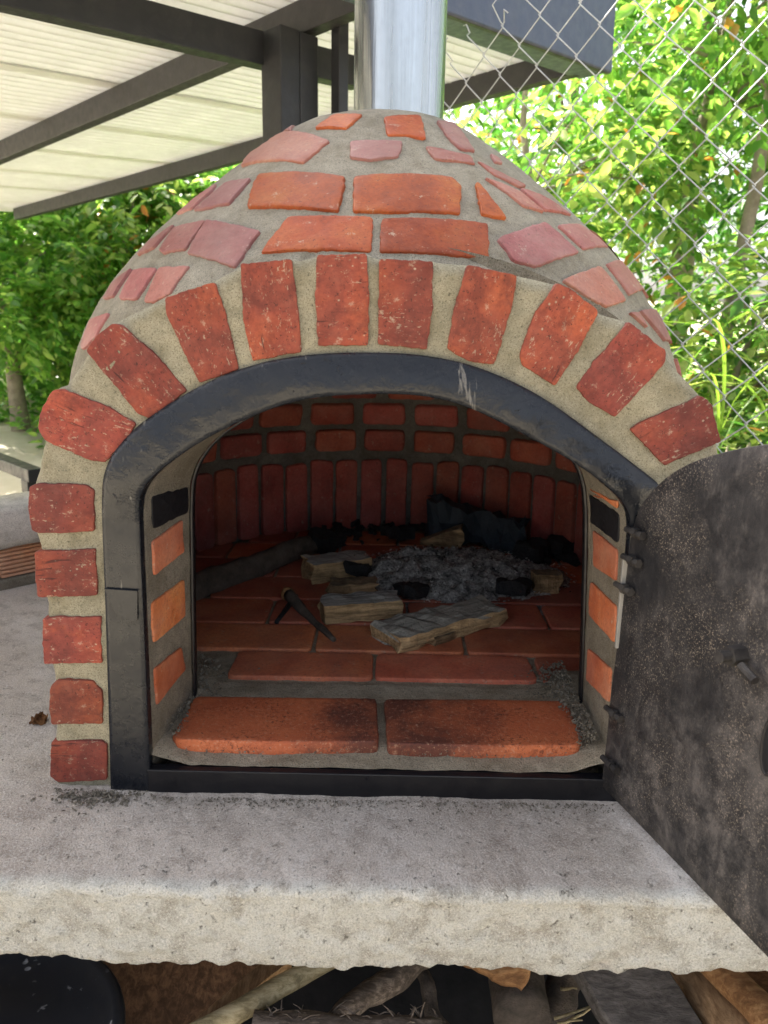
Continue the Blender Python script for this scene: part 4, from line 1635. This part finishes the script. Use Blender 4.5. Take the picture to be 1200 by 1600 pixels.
def chamber():
    mb = MB()
    rows = []
    for s in np.linspace(-0.02, 1.16, 60):
        r_, z = inner_prof(max(s, 0))
        if s < 0:
            z = FZ + s
        row = []
        for k in range(121):
            th = -math.pi + 2 * math.pi * k / 120
            r = r_ + 0.010 + 0.003 * fbm((th * 3, s * 4, 0), 3, 3)
            row.append(Vector((CXI + r * math.sin(th), max(CY + r * math.cos(th), 0.0), z)))
        rows.append(row)
    vs = [p for r in rows for p in r]
    fs = []
    m = 121
    for i in range(len(rows) - 1):
        for j in range(m - 1):
            q = (i * m + j, i * m + j + 1, (i + 1) * m + j + 1, (i + 1) * m + j)
            if min(vs[x].y for x in q) < YB + 0.10 and max(abs(vs[x].x) for x in q) < 0.36 and min(vs[x].z for x in q) < 0.62:
                continue
            fs.append(q)
    mb.add(vs, fs)
    o = mb.build('fire_chamber', MT['sooty_mortar'], oven, True)

    def P(s, th):
        r, z = inner_prof(s)
        return Vector((CXI + r * math.sin(th), CY + r * math.cos(th), z))
    n = 0
    step = math.radians(7.3)
    th = -math.radians(124)
    while th < math.radians(124):
        w = step * random.uniform(0.79, 0.87)
        top = 0.212 + random.uniform(-0.006, 0.004)
        q = [P(0.0, th), P(0.0, th + w), P(top, th + w + random.uniform(-0.004, 0.004)), P(top + random.uniform(-0.006, 0.006), th)]
        nn = (Vector((CXI, CY, 0)) - P(0, th + w / 2))
        nn.z = 0
        make_brick(q, nn, MT['fire_brick'], o, proud=0.006, bev=0.004, seed=100 + n, dens=0.012, jag=0.0018)
        th += step
        n += 1
    for row, (s0, h, st, ofs) in enumerate(((0.240, 0.082, 14.2, 0.0), (0.345, 0.082, 15.2, 6.5), (0.452, 0.080, 17.0, 1.0), (0.556, 0.078, 20.0, 8.0))):
        th = -math.radians(120) + math.radians(ofs)
        while th < math.radians(118):
            w = math.radians(st) * random.uniform(0.80, 0.88)
            q = [P(s0, th), P(s0, th + w / 2), P(s0, th + w), P(s0 + h, th + w), P(s0 + h, th + w / 2), P(s0 + h, th)]
            a, b = P(s0 + h / 2, th + w / 2), P(s0 + h / 2 + 0.01, th + w / 2)
            tz = (b - a).normalized()
            tt = Vector((math.cos(th + w / 2), -math.sin(th + w / 2), 0))
            nn = tz.cross(tt)
            if nn.dot(Vector((CXI, CY, 0.3)) - a) < 0:
                nn = -nn
            make_brick(q, nn, MT['fire_brick'], o, proud=0.006, bev=0.007, seed=200 + n, dens=0.012, jag=0.002)
            th += math.radians(st)
            n += 1
    return o


chamber_o = chamber()


def hearth():
    mb = MB()
    rows = []
    ys = np.r_[np.linspace(0.008, 0.27, 44), np.linspace(0.285, 1.27, 40)]
    for y in ys:
        half = 0.34 if y < 0.19 else min(0.62, math.sqrt(max(0.36 - (y - CY) ** 2, 0.1)) + 0.02)
        r = []
        for x in np.linspace(-half, half, 110):
            z = FZ - 0.006 + 0.0022 * fbm((x, y, 0), 22, 4)
            if y < 0.05:
                z -= 0.009 * ((0.05 - y) / 0.042) ** 0.8
            e = max(0, abs(x) - 0.275) if y < 0.3 else 0
            z += min(0.03, e * 0.45) * (0.6 + 0.5 * nz((x, y, 0), 18))
            if 0.185 < y < 0.245:
                z += 0.003
            r.append((x, y, z))
        rows.append(r)
    mb.grid(rows)
    o = mb.build('hearth', MT['hearth_mortar'], oven, True)
    up = Vector((0, 0, 1))
    for poly, sd in (([(305, 1093), (450, 1094), (588, 1096), (590, 1130), (592, 1164), (430, 1165), (276, 1161), (270, 1154)], 1), ([(600, 1097), (740, 1097), (880, 1100), (890, 1112), (911, 1160), (905, 1170), (760, 1171), (606, 1167)], 2)):
        make_brick([pz(u, v, FZ + 0.004) for u, v in poly], up, MT['sill_tile'], o, 'tile', proud=0.006, sink=0.022, bev=0.0035, jag=0.0016, seed=300 + sd, dens=0.008, lump=0.0)
    yb = [0.252, 0.362, 0.489, 0.626, 0.774, 0.915, 1.055, 1.19]
    offs = [-0.012, -0.13, 0.055, -0.10, 0.03, -0.12, 0.04]
    n = 0
    for k in range(len(yb) - 1):
        y0, y1 = yb[k] + 0.004, yb[k + 1] - 0.005
        x = offs[k] - 0.294 * 3
        while x < 0.7:
            xa, xb = x + 0.004, x + 0.29
            lim = math.sqrt(max(0.0, 0.615 ** 2 - ((y0 + y1) / 2 - CY) ** 2))
            if k == 0:
                lim = 0.42
            x += 0.294
            if xb < -lim or xa > lim:
                continue
            xa, xb = max(xa, -lim), min(xb, lim)
            if k == 0 and xa < -0.27:
                xa = -0.27
            if xb - xa < 0.03:
                continue
            j = lambda: random.uniform(-0.002, 0.002)
            q = [Vector((xa + j(), y0 + j(), FZ)), Vector((xb + j(), y0 + j(), FZ)), Vector((xb + j(), y1 + j(), FZ)), Vector((xa + j(), y1 + j(), FZ))]
            make_brick(q, up, MT['hearth_tile'], o, 'tile', proud=0.001 + random.uniform(0, 0.0015), sink=0.012, bev=0.003, jag=0.001, seed=320 + n, dens=0.012, lump=0.0)
            n += 1
    return o


def sill_tile_mat():
    m = Mat('orange_sill_tile')
    big = m.noise(9, 4, 0.6)
    fine = m.noise(240, 3, 0.75)
    c = m.ramp(big, [(0.3, (0.36, 0.085, 0.035)), (0.7, (0.50, 0.14, 0.055))])
    # ash and soot trodden over the middle of the sill
    mp = m.coord((1, 1, 1))
    sep = m.n('ShaderNodeSeparateXYZ')
    m.t.links.new(mp, sep.inputs[0])
    dx = m.math('ABSOLUTE', m.math('SUBTRACT', sep.outputs[0], 0.035))
    blot = m.math('SUBTRACT', m.noise(12, 5, 0.7, m.coord(offset=(2, 2, 2))), m.math('MULTIPLY', dx, 2.2))
    c = m.mix(m.ramp(blot, [(0.12, 0.0), (0.48, 0.85)]), c, (0.06, 0.022, 0.018))
    c = m.mix(m.math('MULTIPLY', m.ramp(fine, [(0.30, 1.0), (0.40, 0.0)]), 0.8), c, (0.03, 0.012, 0.01))
    c = m.mix(m.math('MULTIPLY', m.ramp(m.noise(120, 3, 0.75, m.coord(offset=(1, 1, 5))), [(0.70, 0.0), (0.76, 1.0)]), 0.7), c, (0.55, 0.46, 0.36))
    grit = m.noise(150, 4, 0.8, m.coord(offset=(7, 3, 5)))
    gm = m.ramp(m.noise(14, 5, 0.7, m.coord(offset=(2, 9, 5))), [(0.42, 0.0), (0.6, 1.0)])
    c = m.mix(m.math('MULTIPLY', m.math('MULTIPLY', m.ramp(grit, [(0.53, 0.0), (0.60, 1.0)]), gm), 0.75), c, (0.045, 0.024, 0.02))
    c = m.mix(m.math('MULTIPLY', m.ramp(grit, [(0.38, 1.0), (0.44, 0.0)]), 0.4), c, (0.45, 0.30, 0.20))
    return m.out(c, 0.6, m.bump(m.math('ADD', m.math('ADD', fine, grit), big), 0.35, 0.004), spec=0.3)


MT['sill_tile'] = sill_tile_mat()
hearth_o = hearth()


# ---- the open door
def door():
    A = pz(940, 1220, 0.03)
    dd = Vector((0.303, -0.953, 0)).normalized()
    nn = Vector((dd.y, -dd.x, 0))
    if nn.dot(CAMLOC - A) < 0:
        nn = -nn                                   # the sooty inner face looks this way

    def P(s, z, o=0.0):
        q = A + dd * s + nn * o
        return Vector((q.x, q.y, z))
    half = [(0.0, 0.022), (0.0, 0.12), (0.001, 0.25), (0.003, 0.36), (0.006, 0.405), (0.016, 0.437), (0.034, 0.460), (0.060, 0.4856), (0.090, 0.5055), (0.120, 0.520), (0.1645, 0.537), (0.205, 0.549), (0.25, 0.558), (0.31, 0.562)]
    full = half + [(0.62 - s, z) for s, z in half[::-1][1:]]
    ring = smooth(resample([Vector((s, z, 0)) for s, z in full], 150), 2)
    c = Vector((0.31, 0.29, 0))
    mb = MB()
    rows = []
    th = 0.005
    rows.append([P(p.x, p.y, -th) for p in ring])
    rows.append([P(p.x, p.y, -0.001) for p in ring])
    for f in (0.004, 0.1, 0.25, 0.45, 0.65, 0.85, 0.97):
        rows.append([P(p.lerp(c, f).x, p.lerp(c, f).y, 0.0015 * nz((p.lerp(c, f).x, p.lerp(c, f).y, 0), 9)) for p in ring])
    mb.grid(rows, True)
    m = len(ring)
    mb.f.append(tuple(range(8 * m, 9 * m)))
    mb.f.append(tuple(range(m))[::-1])
    o = mb.build('door', MT['door'], oven, True)
    # bolts of the hinges
    def at(u, v):
        q = on_plane(u, v, nn, A)
        return (q - A).dot(dd), q.z
    for (u, v) in ((1002, 833), (996, 876), (984, 920), (968, 1116), (962, 1195)):
        s, z = at(u, v)
        b = MB()
        p = P(s, z, 0.007)
        b.tube([p - dd * -0.010, p - dd * 0.022], 0.0040, 10)
        q0 = p - dd * -0.002
        b.tube([q0, q0 - dd * 0.008], 0.0068, 6)
        b.tube([p + dd * 0.013, p + dd * 0.007], 0.0058, 6)
        b.build('hinge_bolt', MT['rusty_bolt'], o, False)
    s, z = at(1160, 1022)
    b = MB()
    b.tube([P(s, z, 0.0), P(s, z, 0.018)], 0.011, 6)
    b.tube([P(s, z, 0.017), P(s, z, 0.030)], 0.0065, 12)
    b.tube([P(s + 0.012, z - 0.006, 0.012), P(s + 0.035, z - 0.012, 0.014)], 0.005, 8)
    b.build('handle_bolt', MT['rusty_bolt'], o)
    # the spy slot: an oval steel rim welded on
    s, z = at(1199, 1160)
    b = MB()
    pts = []
    for k in range(33):
        a = 2 * math.pi * k / 32
        pts.append(P(s + 0.006 + 0.010 * math.cos(a), z + 0.033 * math.sin(a), 0.002))
    b.tube(pts, 0.002, 6, False)
    b.build('slot_rim', MT['rusty_bolt'], o, True)
    b = MB()
    b.add([P(s + 0.006 + 0.009 * math.cos(a), z + 0.032 * math.sin(a), 0.0026) for a in np.linspace(0, 2 * math.pi, 25)[:-1]], [tuple(range(24))])
    b.build('slot', MT['tar'], o)
    # weld bead and hinge leaf on the jamb
    b = MB()
    p0, p1 = py(981, 868, -0.004), py(968, 1012, -0.004)
    b.beam(p0, p1, 0.013, 0.006, up=(0, 1, 0), bev=0.001)
    b.build('hinge_leaf', MT['bare_steel'], oven)


door()

# ------------------------------------------------------------------ fire bed
ASH = pz(712, 905, FZ)
ASH.y += 0.03


def ash_h(x, y):
    dx, dy = (x - ASH.x) / 0.30, (y - ASH.y) / 0.20
    d = dx * dx + dy * dy
    return max(0.0, 1 - d) * 0.045


def ash():
    m = Mat('wood_ash')
    n1 = m.noise(34, 6, 0.75, None, 0.4)
    n2 = m.noise(190, 4, 0.8)
    c = m.ramp(n1, [(0.33, (0.015, 0.015, 0.015)), (0.42, (0.28, 0.275, 0.265)), (0.58, (0.74, 0.73, 0.70))])
    c = m.mix(m.ramp(n2, [(0.4, 0.6), (0.6, 0.0)]), c, (0.03, 0.03, 0.03))
    am = m.out(c, 1.0, m.bump(m.math('ADD', n1, n2), 1.0, 0.01), spec=0.05)
    mb = MB()
    rows = []
    for y in np.linspace(ASH.y - 0.24, ASH.y + 0.30, 110):
        r = []
        for x in np.linspace(ASH.x - 0.34, ASH.x + 0.30, 120):
            h = ash_h(x, y)
            z = FZ - 0.004 + h + (0.020 * fbm((x, y, 0), 22, 4) + 0.007 * abs(fbm((x, y, 4), 60, 3))) * min(1, h * 60 + 0.1)
            r.append((x, y, z))
        rows.append(r)
    mb.grid(rows)
    o = mb.build('ash_bed', am, None, True)
    tag(o, 'bed of grey ash and black embers spread on the hearth tiles', 'ash', None, 'stuff')
    fl = MB()
    for k in range(1500):
        a, q = random.uniform(0, 2 * math.pi), random.random() ** 0.6
        x, y = ASH.x + 0.31 * q * math.cos(a), ASH.y + 0.21 * q * math.sin(a)
        z = FZ + 0.004 + ash_h(x, y) + 0.012 * fbm((x, y, 0), 22, 4) + random.uniform(0, 0.006)
        s = random.uniform(0.001, 0.0048)
        vs = [Vector((random.uniform(-1, 1), random.uniform(-1, 1), random.uniform(-0.5, 0.6))) * s + Vector((x, y, z)) for _ in range(4)]
        fl.add(vs, [(0, 1, 2), (0, 2, 3), (0, 3, 1), (1, 3, 2)])
    m2 = Mat('ash_flake')
    c = m2.ramp(m2.island(), [(0.0, (0.012, 0.012, 0.012)), (0.3, (0.05, 0.05, 0.05)), (0.42, (0.35, 0.345, 0.335)), (1.0, (0.75, 0.74, 0.71))])
    o = fl.build('ash_flakes', m2.out(c, 1.0, spec=0.05))
    tag(o, 'loose ash flakes and charcoal crumbs scattered over the ash bed', 'ash', None, 'stuff')


ash()


def chunk(name, label, cat, c, size, yaw, mat, taper=0.0, tilt=(0, 0), jag=0.06, cut=0.0, extra=None, group=None):
    """a rough piece of wood: bevelled block with broken ends, sitting at c (base centre)"""
    lx, ly, lz = size
    mb = MB()
    R = Euler((tilt[0], tilt[1], yaw)).to_matrix()
    rows = []
    NX = 14
    sd = random.uniform(0, 40)
    base = Vector(c)
    prof = []
    for (a, b) in ((-1, -1), (-0.3, -1), (0.3, -1), (1, -1), (1, -0.3), (1, 0.4), (1, 1), (0.3, 1), (-0.3, 1), (-1, 1), (-1, 0.4), (-1, -0.3)):
        prof.append((a * (0.94 if abs(a) == abs(b) else 1), b * (0.94 if abs(a) == abs(b) else 1)))
    for i in range(NX):
        f = i / (NX - 1)
        x = (f - 0.5) * lx
        k = 1 - taper * f
        row = []
        for (a, b) in prof:
            p = Vector((x, a * ly / 2 * k, (b + 1) * lz / 2 * (1 - cut * f)))
            if i in (0, NX - 1):
                p.x += 0.25 * ly * nz((a * 2, b * 2, sd), 1.0) + cut * 0
                p.y *= 0.96
            d = Vector((nz(p, 28, sd) * 0.5, nz(p, 34, sd + 1), nz(p, 34, sd + 2))) * ly * jag
            d += Vector((0, nz(p, 110, sd + 3), nz(p, 110, sd + 4))) * ly * jag * 0.4
            row.append(p + d)
        rows.append(row)
    mb.grid(rows, True)
    m = len(prof)
    mb.f.append(tuple(range(m))[::-1])
    mb.f.append(tuple(range((NX - 1) * m, NX * m)))
    o = mb.build(name, mat)
    o.location = base
    o.rotation_euler = (tilt[0], tilt[1], yaw)
    return tag(o, label, cat, group)


def two_tone(name, top, side, char=0.0):
    """weathered grey outside, fresh tan where the wood is split"""
    m = Mat(name)
    geo = m.n('ShaderNodeNewGeometry')
    sep = m.n('ShaderNodeSeparateXYZ')
    m.t.links.new(m.tc.outputs['Normal'], sep.inputs[0])
    g = m.noise(120, 6, 0.75, m.coord((0.07, 1, 1)), 0.3)
    t1 = m.mix(m.ramp(g, [(0.38, 0.0), (0.58, 1.0)]), tuple(k * 0.45 for k in top), top)
    s1 = m.mix(m.ramp(g, [(0.38, 0.0), (0.58, 1.0)]), tuple(k * 0.4 for k in side), side)
    c = m.mix(m.ramp(sep.outputs[2], [(0.45, 0.0), (0.75, 1.0)]), s1, t1)
    if char:
        c = m.mix(m.math('MULTIPLY', m.ramp(m.noise(15, 5, 0.7, m.coord(offset=(3, 7, 1))), [(0.42, 0.0), (0.6, 1.0)]), char), c, (0.01, 0.01, 0.01))
    return m.out(c, 0.9, m.bump(m.math('ADD', g, m.noise(210, 3, 0.7)), 0.7, 0.004), spec=0.15)


MT['wood1'] = two_tone('greyed_block', (0.46, 0.45, 0.41), (0.52, 0.36, 0.19), 0.3)
MT['wood2'] = two_tone('greyed_board', (0.44, 0.42, 0.36), (0.58, 0.40, 0.21), 0.25)
MT['wood3'] = two_tone('tan_block', (0.30, 0.23, 0.15), (0.42, 0.28, 0.15), 0.5)
MT['charcoal'] = plain('charcoal', (0.008, 0.008, 0.009), (0.030, 0.030, 0.032), 25, 0.7, 0.9, 0.3)
MT['char_blue'] = plain('blue_black_char', (0.010, 0.014, 0.020), (0.030, 0.042, 0.056), 14, 0.6, 0.6, 0.35)

chunk('firewood_board', 'long grey-topped split board with a burnt far end, nearest the mouth', 'firewood', pz(690, 985, FZ + 0.002) , (0.27, 0.105, 0.034), math.radians(33), MT['wood2'], 0.15, jag=0.07)
chunk('firewood_board', 'thin brown splint lying under the right side of the long grey-topped board', 'firewood', pz(715, 992, FZ + 0.001), (0.15, 0.035, 0.018), math.radians(38), MT['wood3'], 0.4, jag=0.1)
chunk('firewood_block', 'grey-topped split block left of the long board, tan cut side facing out', 'firewood', pz(566, 962, FZ + 0.002), (0.165, 0.075, 0.042), math.radians(14), MT['wood1'], 0.1, jag=0.06)
chunk('firewood_block', 'small tan block lying behind the grey-topped split block', 'firewood', pz(552, 928, FZ + 0.002), (0.105, 0.06, 0.032), math.radians(12), MT['wood3'], 0.15, jag=0.07)
chunk('firewood_block', 'pale grey block farthest left of the ash, one corner charred', 'firewood', pz(525, 900, FZ + 0.004), (0.15, 0.085, 0.050), math.radians(24), MT['wood1'], 0.1, jag=0.05)
chunk('firewood_chunk', 'small tan stub standing alone right of the ash', 'firewood', pz(852, 925, FZ), (0.062, 0.05, 0.05), math.radians(5), MT['wood3'], 0.25, jag=0.08)
chunk('charred_log', 'big blue-black charred log leaning against the back of the ash', 'firewood', pz(745, 862, FZ) + Vector((0, 0.04, 0.012)), (0.27, 0.10, 0.115), math.radians(-14), MT['char_blue'], 0.3, (0.0, 0.06), jag=0.26, cut=0.3)
chunk('wood_wedge', 'tan wedge of unburnt wood in front of the blue-black log', 'firewood', pz(690, 862, FZ) + Vector((0, 0, 0.02)), (0.11, 0.05, 0.06), math.radians(170), MT['wood3'], 0.3, jag=0.08, cut=0.8)
for k, (u, v, s, lab) in enumerate(((508, 862, 0.07, 'charcoal lump at the left back end of the ash'), (560, 905, 0.06, 'charcoal lump touching the pale grey block'), (620, 848, 0.06, 'charcoal lump at the back, left of the tan wedge'), (640, 940, 0.05, 'charcoal lump between the split block and the long board'),
                                    (830, 880, 0.075, 'charcoal lump at the right back edge of the ash'), (800, 935, 0.05, 'charcoal lump by the burnt end of the long board'), (880, 870, 0.07, 'charcoal lump farthest right against the chamber wall'))):
    chunk('charcoal_lump', 'black ' + lab, 'charcoal', pz(u, v, FZ) + Vector((0, 0, 0.012)), (s * 1.4, s, s * 0.6), random.uniform(0, 3), MT['charcoal'], 0.3, (0.15, 0.1), jag=0.2, group='charcoal lumps on the hearth')
rb = MB()
for k in range(150):
    f = random.random()
    u = 490 + 410 * f
    v = 858 - 42 * math.sin(math.pi * min(1, f * 1.05)) + 26 * f + random.gauss(0, 9)
    p0_ = pz(u, v, FZ)
    sz = random.uniform(0.006, 0.024)
    pts_ = []
    for q in range(12):
        th_, zz_ = q * 2.399, 1 - 2 * (q + 0.5) / 12
        r_ = math.sqrt(1 - zz_ * zz_)
        d_ = Vector((r_ * math.cos(th_), r_ * math.sin(th_) * 0.8, zz_ * 0.6)) * sz * random.uniform(0.65, 1.2)
        pts_.append(p0_ + d_ + Vector((0, 0, sz * 0.45 + random.uniform(0, 0.012))))
    bm_ = bmesh.new()
    for q in pts_:
        bm_.verts.new(q)
    bmesh.ops.convex_hull(bm_, input=bm_.verts[:])
    bm_.verts.index_update()
    rb.add([q.co.copy() for q in bm_.verts], [[w.index for w in fc.verts] for fc in bm_.faces])
    bm_.free()
o = rb.build('charcoal_rubble', MT['charcoal'])
tag(o, 'black charcoal rubble heaped along the back of the ash bed', 'charcoal', None, 'stuff')
# long timber along the left wall
a, b = pz(285, 925, FZ + 0.022), pz(520, 842, FZ + 0.022)
noisy_log('long_timber', 'long rough dark timber lying along the left chamber wall', 'firewood', a, b, 0.030, 0.030, MT['dark_bark'], 0.012, rough=0.2, fs=30)
# burnt stick with a knob
p, q = pz(452, 930, FZ + 0.014), pz(522, 1000, FZ + 0.006)
noisy_log('burnt_stick', 'short burnt stick with a pale cut knob, alone on the left tiles', 'stick', p, q, 0.012, 0.005, MT['dark_bark'], 0.006, rough=0.3)
kn = MB()
kd = (p - q).normalized()
kn.tube([p - kd * 0.004, p + kd * 0.006, p + kd * 0.016, p + kd * 0.024], [0.012, 0.0165, 0.015, 0.009], 10, True, lambda w, th: 0.2 * fbm(w, 60, 2))
ko = kn.build('cut_knob', MT['orange_wood'], None, True)
st = bpy.data.objects['burnt_stick']
ko.parent = st
ko.matrix_parent_inverse = Matrix.Translation(-st.location)
p2 = pz(455, 958, FZ + 0.01)
noisy_log('burnt_twig', 'thin black twig crossing under the burnt stick with the knob', 'twig', pz(462, 932, FZ + 0.006), pz(432, 972, FZ + 0.004), 0.007, 0.004, MT['charcoal'], 0.004, rough=0.2, sides=8, n=8)


# ------------------------------------------------------------------ crumbs and a dry leaf
def crumbs():
    mb = MB()

    def chip(x, y, z, s):
        vs = [Vector((random.uniform(-1, 1), random.uniform(-1, 1), random.uniform(-0.6, 0.9))) * s + Vector((x, y, z)) for _ in range(5)]
        mb.add(vs, [(0, 1, 2), (0, 2, 3), (0, 3, 1), (1, 3, 4), (1, 4, 2), (2, 4, 3)])
    for k in range(900):                       # foot of the oven
        u = random.uniform(85, 960)
        p = pz(u, 1238 + 14 * (u - 85) / 875 + random.uniform(0, 22) ** 1.0 * random.random() - (4 if u < 230 else -6), 0.0)
        chip(p.x, p.y, 0.001, random.uniform(0.0008, 0.0028))
    for k in range(260):                       # left foot, a spilled heap
        u = random.gauss(150, 40)
        p = pz(u, 1240 + abs(random.gauss(0, 12)), 0.0)
        chip(p.x, p.y, 0.002, random.uniform(0.0015, 0.0045))
    for k in range(260):
        p = Vector((random.uniform(-1.1, 0.45), random.uniform(-0.17, 0.3), 0.0005))
        chip(p.x, p.y, p.z, random.uniform(0.0006, 0.0022))
    for k in range(1300):                      # mouth corners
        sgn = random.choice((-1, 1, 1))
        x = sgn * (0.325 - abs(random.gauss(0, 0.03)))
        y = random.uniform(0.04, 0.30)
        chip(x, y, FZ + max(0, abs(x) - 0.275) * 0.4 + random.uniform(-0.004, 0.004), random.uniform(0.001, 0.0048))
    for k in range(600):
        chip(random.uniform(-0.29, 0.29), random.choice((random.uniform(0.012, 0.045), random.uniform(0.185, 0.25))), FZ - 0.004 + random.uniform(-0.004, 0.003), random.uniform(0.0008, 0.0026))
    o = mb.build('mortar_crumbs', MT['jamb_mortar'])
    tag(o, 'crumbs of mortar and grit along the foot of the oven and its mouth', 'crumbs', None, 'stuff')
    c = pz(62, 1130, 0.0)
    mb = MB()
    for k in range(9):
        a = random.uniform(0, 6.28)
        pts = []
        R = Euler((random.uniform(-0.8, 0.8), random.uniform(-0.8, 0.8), a)).to_matrix()
        rows = []
        for i in range(6):
            f = i / 5
            w = 0.008 * math.sin(math.pi * (0.1 + 0.85 * f))
            cc = Vector((0.026 * (f - 0.4), 0, 0.006 * math.sin(f * 5 + k)))
            rows.append([Vector(c) + Vector((0, 0, 0.007)) + R @ (cc + Vector((0, s * w, 0.003 * abs(s) * math.sin(k + f * 4)))) for s in (-1, 0, 1)])
        mb.grid(rows)
    o = mb.build('dry_leaf', MT['dry'], None, True, tuple(c))
    tag(o, 'crumpled dry brown leaf lying on the slab left of the oven', 'leaf')


MT['dry'] = plain('dry_leaf', (0.13, 0.05, 0.02), (0.30, 0.15, 0.06), 60, 0.8, 0.8)
crumbs()
